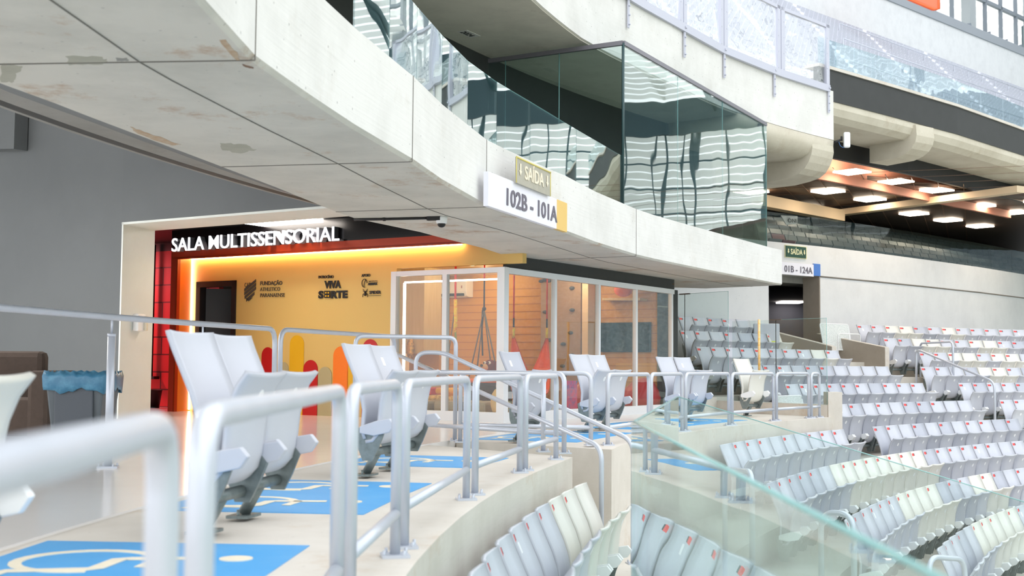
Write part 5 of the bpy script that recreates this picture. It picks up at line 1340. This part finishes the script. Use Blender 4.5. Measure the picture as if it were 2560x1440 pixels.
for j, (u, nm) in enumerate(((.12, 'lower'), (.5, 'middle'), (.8, 'upper'))):
    a, b = L0_.lerp(U0_, u), L1_.lerp(U1_, u); m = MB(); a = a.lerp(b, .5); m.tube([a + Z * .3, b + Z * .3], .035, 5)
    for k in range(14): q = a.lerp(b, k / 13); m.tube([q - Z * .8, q + Z * .3], .03, 5)
    tag(build('stand_rail', m, STEEL), f'long thin {nm} railing across the distant upper stand', 'railing', 'railings of the distant stand')
# white back wall, coping, facade windows
d = (U1_ - U0_).normalized(); nb = V((d.y, -d.x, 0)); E0, E1 = U0_ - nb * .8, U1_ + d * 6 - nb * .8
m = MB(); m.slab([gz(E0, 23), gz(E1, 23), gz(E1, 28.2), gz(E0, 28.2)], -nb * .3); struct('wall_stand_back', m, WALLW)
m = MB(); m.slab([gz(E0, 28.2) + nb * .1, gz(E1, 28.2) + nb * .1, gz(E1, 28.9) + nb * .1, gz(E0, 28.9) + nb * .1], -nb * .8); struct('trim_stand_coping', m, mat('coping_grey', (150, 156, 164), .6))
MUL = mat('mullion_grey', (120, 128, 138), .5); COLM = mat('column_grey', (160, 166, 170), .6)
G0 = E0 - nb * 3; Lg = (E1 - E0).length; dg = (E1 - E0); dg.z = 0; dg.normalize()
m, m2 = MB(), MB(); k = 0; s = 0
while s < Lg + 10:
    p = gz(G0 + dg * s, 0)
    if k % 4 == 3: m2.box(gz(p, 38), (1.1, .8, 26), X=dg)
    else: m.box(gz(p, 38), (.22, .3, 26), X=dg)
    s += 3.1; k += 1
for zz in (33.5, 38.2, 43): m.box(gz(G0 + dg * Lg / 2, zz), (Lg + 20, .3, .32), X=dg)
struct('window_1_mullions', m, MUL); struct('facade_columns', m2, COLM)
# louvred translucent facade; also closes the far sides of the stadium, where the glass guards mirror it
LOU = bpy.data.materials.new('louvre_translucent'); LOU.use_nodes = True; nt = LOU.node_tree; nt.nodes.clear()
o_ = nt.nodes.new('ShaderNodeOutputMaterial'); a_ = nt.nodes.new('ShaderNodeBsdfDiffuse'); b_ = nt.nodes.new('ShaderNodeBsdfTranslucent'); x_ = nt.nodes.new('ShaderNodeMixShader')
a_.inputs[0].default_value = (.86, .85, .82, 1); b_.inputs[0].default_value = (.9, .89, .86, 1); nt.links.new(a_.outputs[0], x_.inputs[1]); nt.links.new(b_.outputs[0], x_.inputs[2]); nt.links.new(x_.outputs[0], o_.inputs[0])
def louvre(pts, z0, z1, name, step=.62):
    m = MB(); z = z0
    while z < z1:
        for a, b in zip(pts, pts[1:]):
            dd = (b - a).normalized(); nn_ = V((dd.y, -dd.x, 0))
            m.add([gz(a, z) + nn_ * .12, gz(b, z) + nn_ * .12, gz(b, z + step * .88) - nn_ * .12, gz(a, z + step * .88) - nn_ * .12], [(0, 1, 2, 3)])
        z += step
    struct(name, m, LOU, weld=False)
louvre([gz(G0 + nb * -2.5, 0), gz(G0 + dg * (Lg + 12) - nb * 2.5, 0)], 29, 50, 'facade_louvres', 1.1)
FP = [V((48, 118, 0)), V((80, 118, 0)), V((108, 104, 0)), V((126, 80, 0)), V((134, 48, 0)), V((134, 5, 0)), V((120, -35, 0)), V((90, -60, 0))]
louvre(FP, 16.5, 29, 'facade_louvres_opposite', .95)
m = MB(); TR = mat('truss_dark', (70, 96, 102), .6)
for a, b in zip(FP, FP[1:]):
    L = (b - a).length; dd = (b - a).normalized(); nn_ = V((dd.y, -dd.x, 0)); n = max(2, int(L / 4.4))
    for i in range(n):
        p = a + dd * (L * i / n) + nn_ * 1.2; m.box(gz(p, 23), (.22 if i % 3 else .42, .3, 14), X=dd)
        if i % 3 == 0: m.tube([gz(p + dd * 1.4, 16), gz(p + dd * 1.4, 30)], .12, 5)
    for zz in (19.4, 22.6, 25.8): m.box(gz(a + dd * L / 2 + nn_ * 1.2, zz), (L, .2, .2), X=dd)
struct('facade_frame', m, TR)
m = MB()
for a, b in zip(FP, FP[1:]):
    dd = (b - a).normalized(); nn_ = V((dd.y, -dd.x, 0))
    m.slab([gz(a, 29) + nn_ * 3, gz(b, 29) + nn_ * 3, gz(b, 33.2) + nn_ * 3, gz(a, 33.2) + nn_ * 3], -nn_ * .5)
struct('roof_edge_beam', m, mat('roof_beam', (62, 84, 92), .7))
m, m2 = MB(), MB()
for a, b in zip(FP, FP[1:]):
    dd = (b - a).normalized(); nn_ = V((dd.y, -dd.x, 0))
    for k in range(26):
        q = nn_ * (1 + 1.2 * k); z = 34 + .4 * k
        m.add([gz(a + q, z), gz(b + q, z), gz(b + q + nn_ * .9, z + .3), gz(a + q + nn_ * .9, z + .3)], [(0, 1, 2, 3)])
    n = max(1, int((b - a).length / 13))
    for i in range(n):
        p = a + dd * ((b - a).length * (i + .5) / n); m2.tube([gz(p, 33), gz(p + nn_ * 32, 44)], .55, 6); m2.tube([gz(p, 30), gz(p + nn_ * 12, 37)], .3, 6)
struct('roof_louvres', m, LOU, weld=False); struct('roof_trusses', m2, TR)
m = MB()
for a, b in zip(FP, FP[1:]):
    dd = (b - a).normalized(); nn_ = V((dd.y, -dd.x, 0))
    for k in range(30):
        q = nn_ * (2 + 1.1 * k); z = 16.2 - .6 * k
        m.slab([gz(a + q, z), gz(b + q, z), gz(b + q + nn_ * 1.1, z), gz(a + q + nn_ * 1.1, z)], (0, 0, -.6))
struct('opposite_stand', m, mat('opposite_seats', (156, 168, 178), .7, noise=(3, (206, 210, 214), 1., (1, 1, 1))))
# red hanging board and small floodlights at the top right
t = empty('hanging_board', hy(2250, 5, 82)); tag(t, 'orange-red hanging board cut by the top edge at upper right', 'board')
fb = lambda x, y: hy(x, y, 82)
m = MB(); m.slab([fb(2120, -60), fb(2347, -60), fb(2347, 22), fb(2335, 23), fb(2262, -8), fb(2120, -62)], (0, .4, 0)); build('panel', m, mat('board_orange', (255, 120, 84), .5), t)
m = MB(); m.tube([fb(2347, -60), fb(2347, 22), fb(2335, 24), fb(2262, -6)], .09, 6); build('rim', m, mat('board_rim', (246, 104, 48), .5), t)
for i, (x, y) in enumerate(((2248, 20), (2300, 40), (2373, 55), (2416, 72), (2465, 93), (2508, 112), (2545, 125))):
    c = hy(x, y, 96 + i * 2.0); t = empty('floodlight', c); tag(t, f'tiny grey floodlight on the coping of the distant stand, {ordw(i + 1)} from left', 'floodlight', 'floodlights of the distant stand')
    m = MB(); m.box(c + Z * .25, (.75, .35, .28), X=V((.9, .3, .25)), Z=V((-.2, 0, 1))); build('housing', m, MUL, t)
    m = MB(); m.tube([c - Z * .9, c + Z * .2], .1, 6); build('bracket', m, COLM, t)
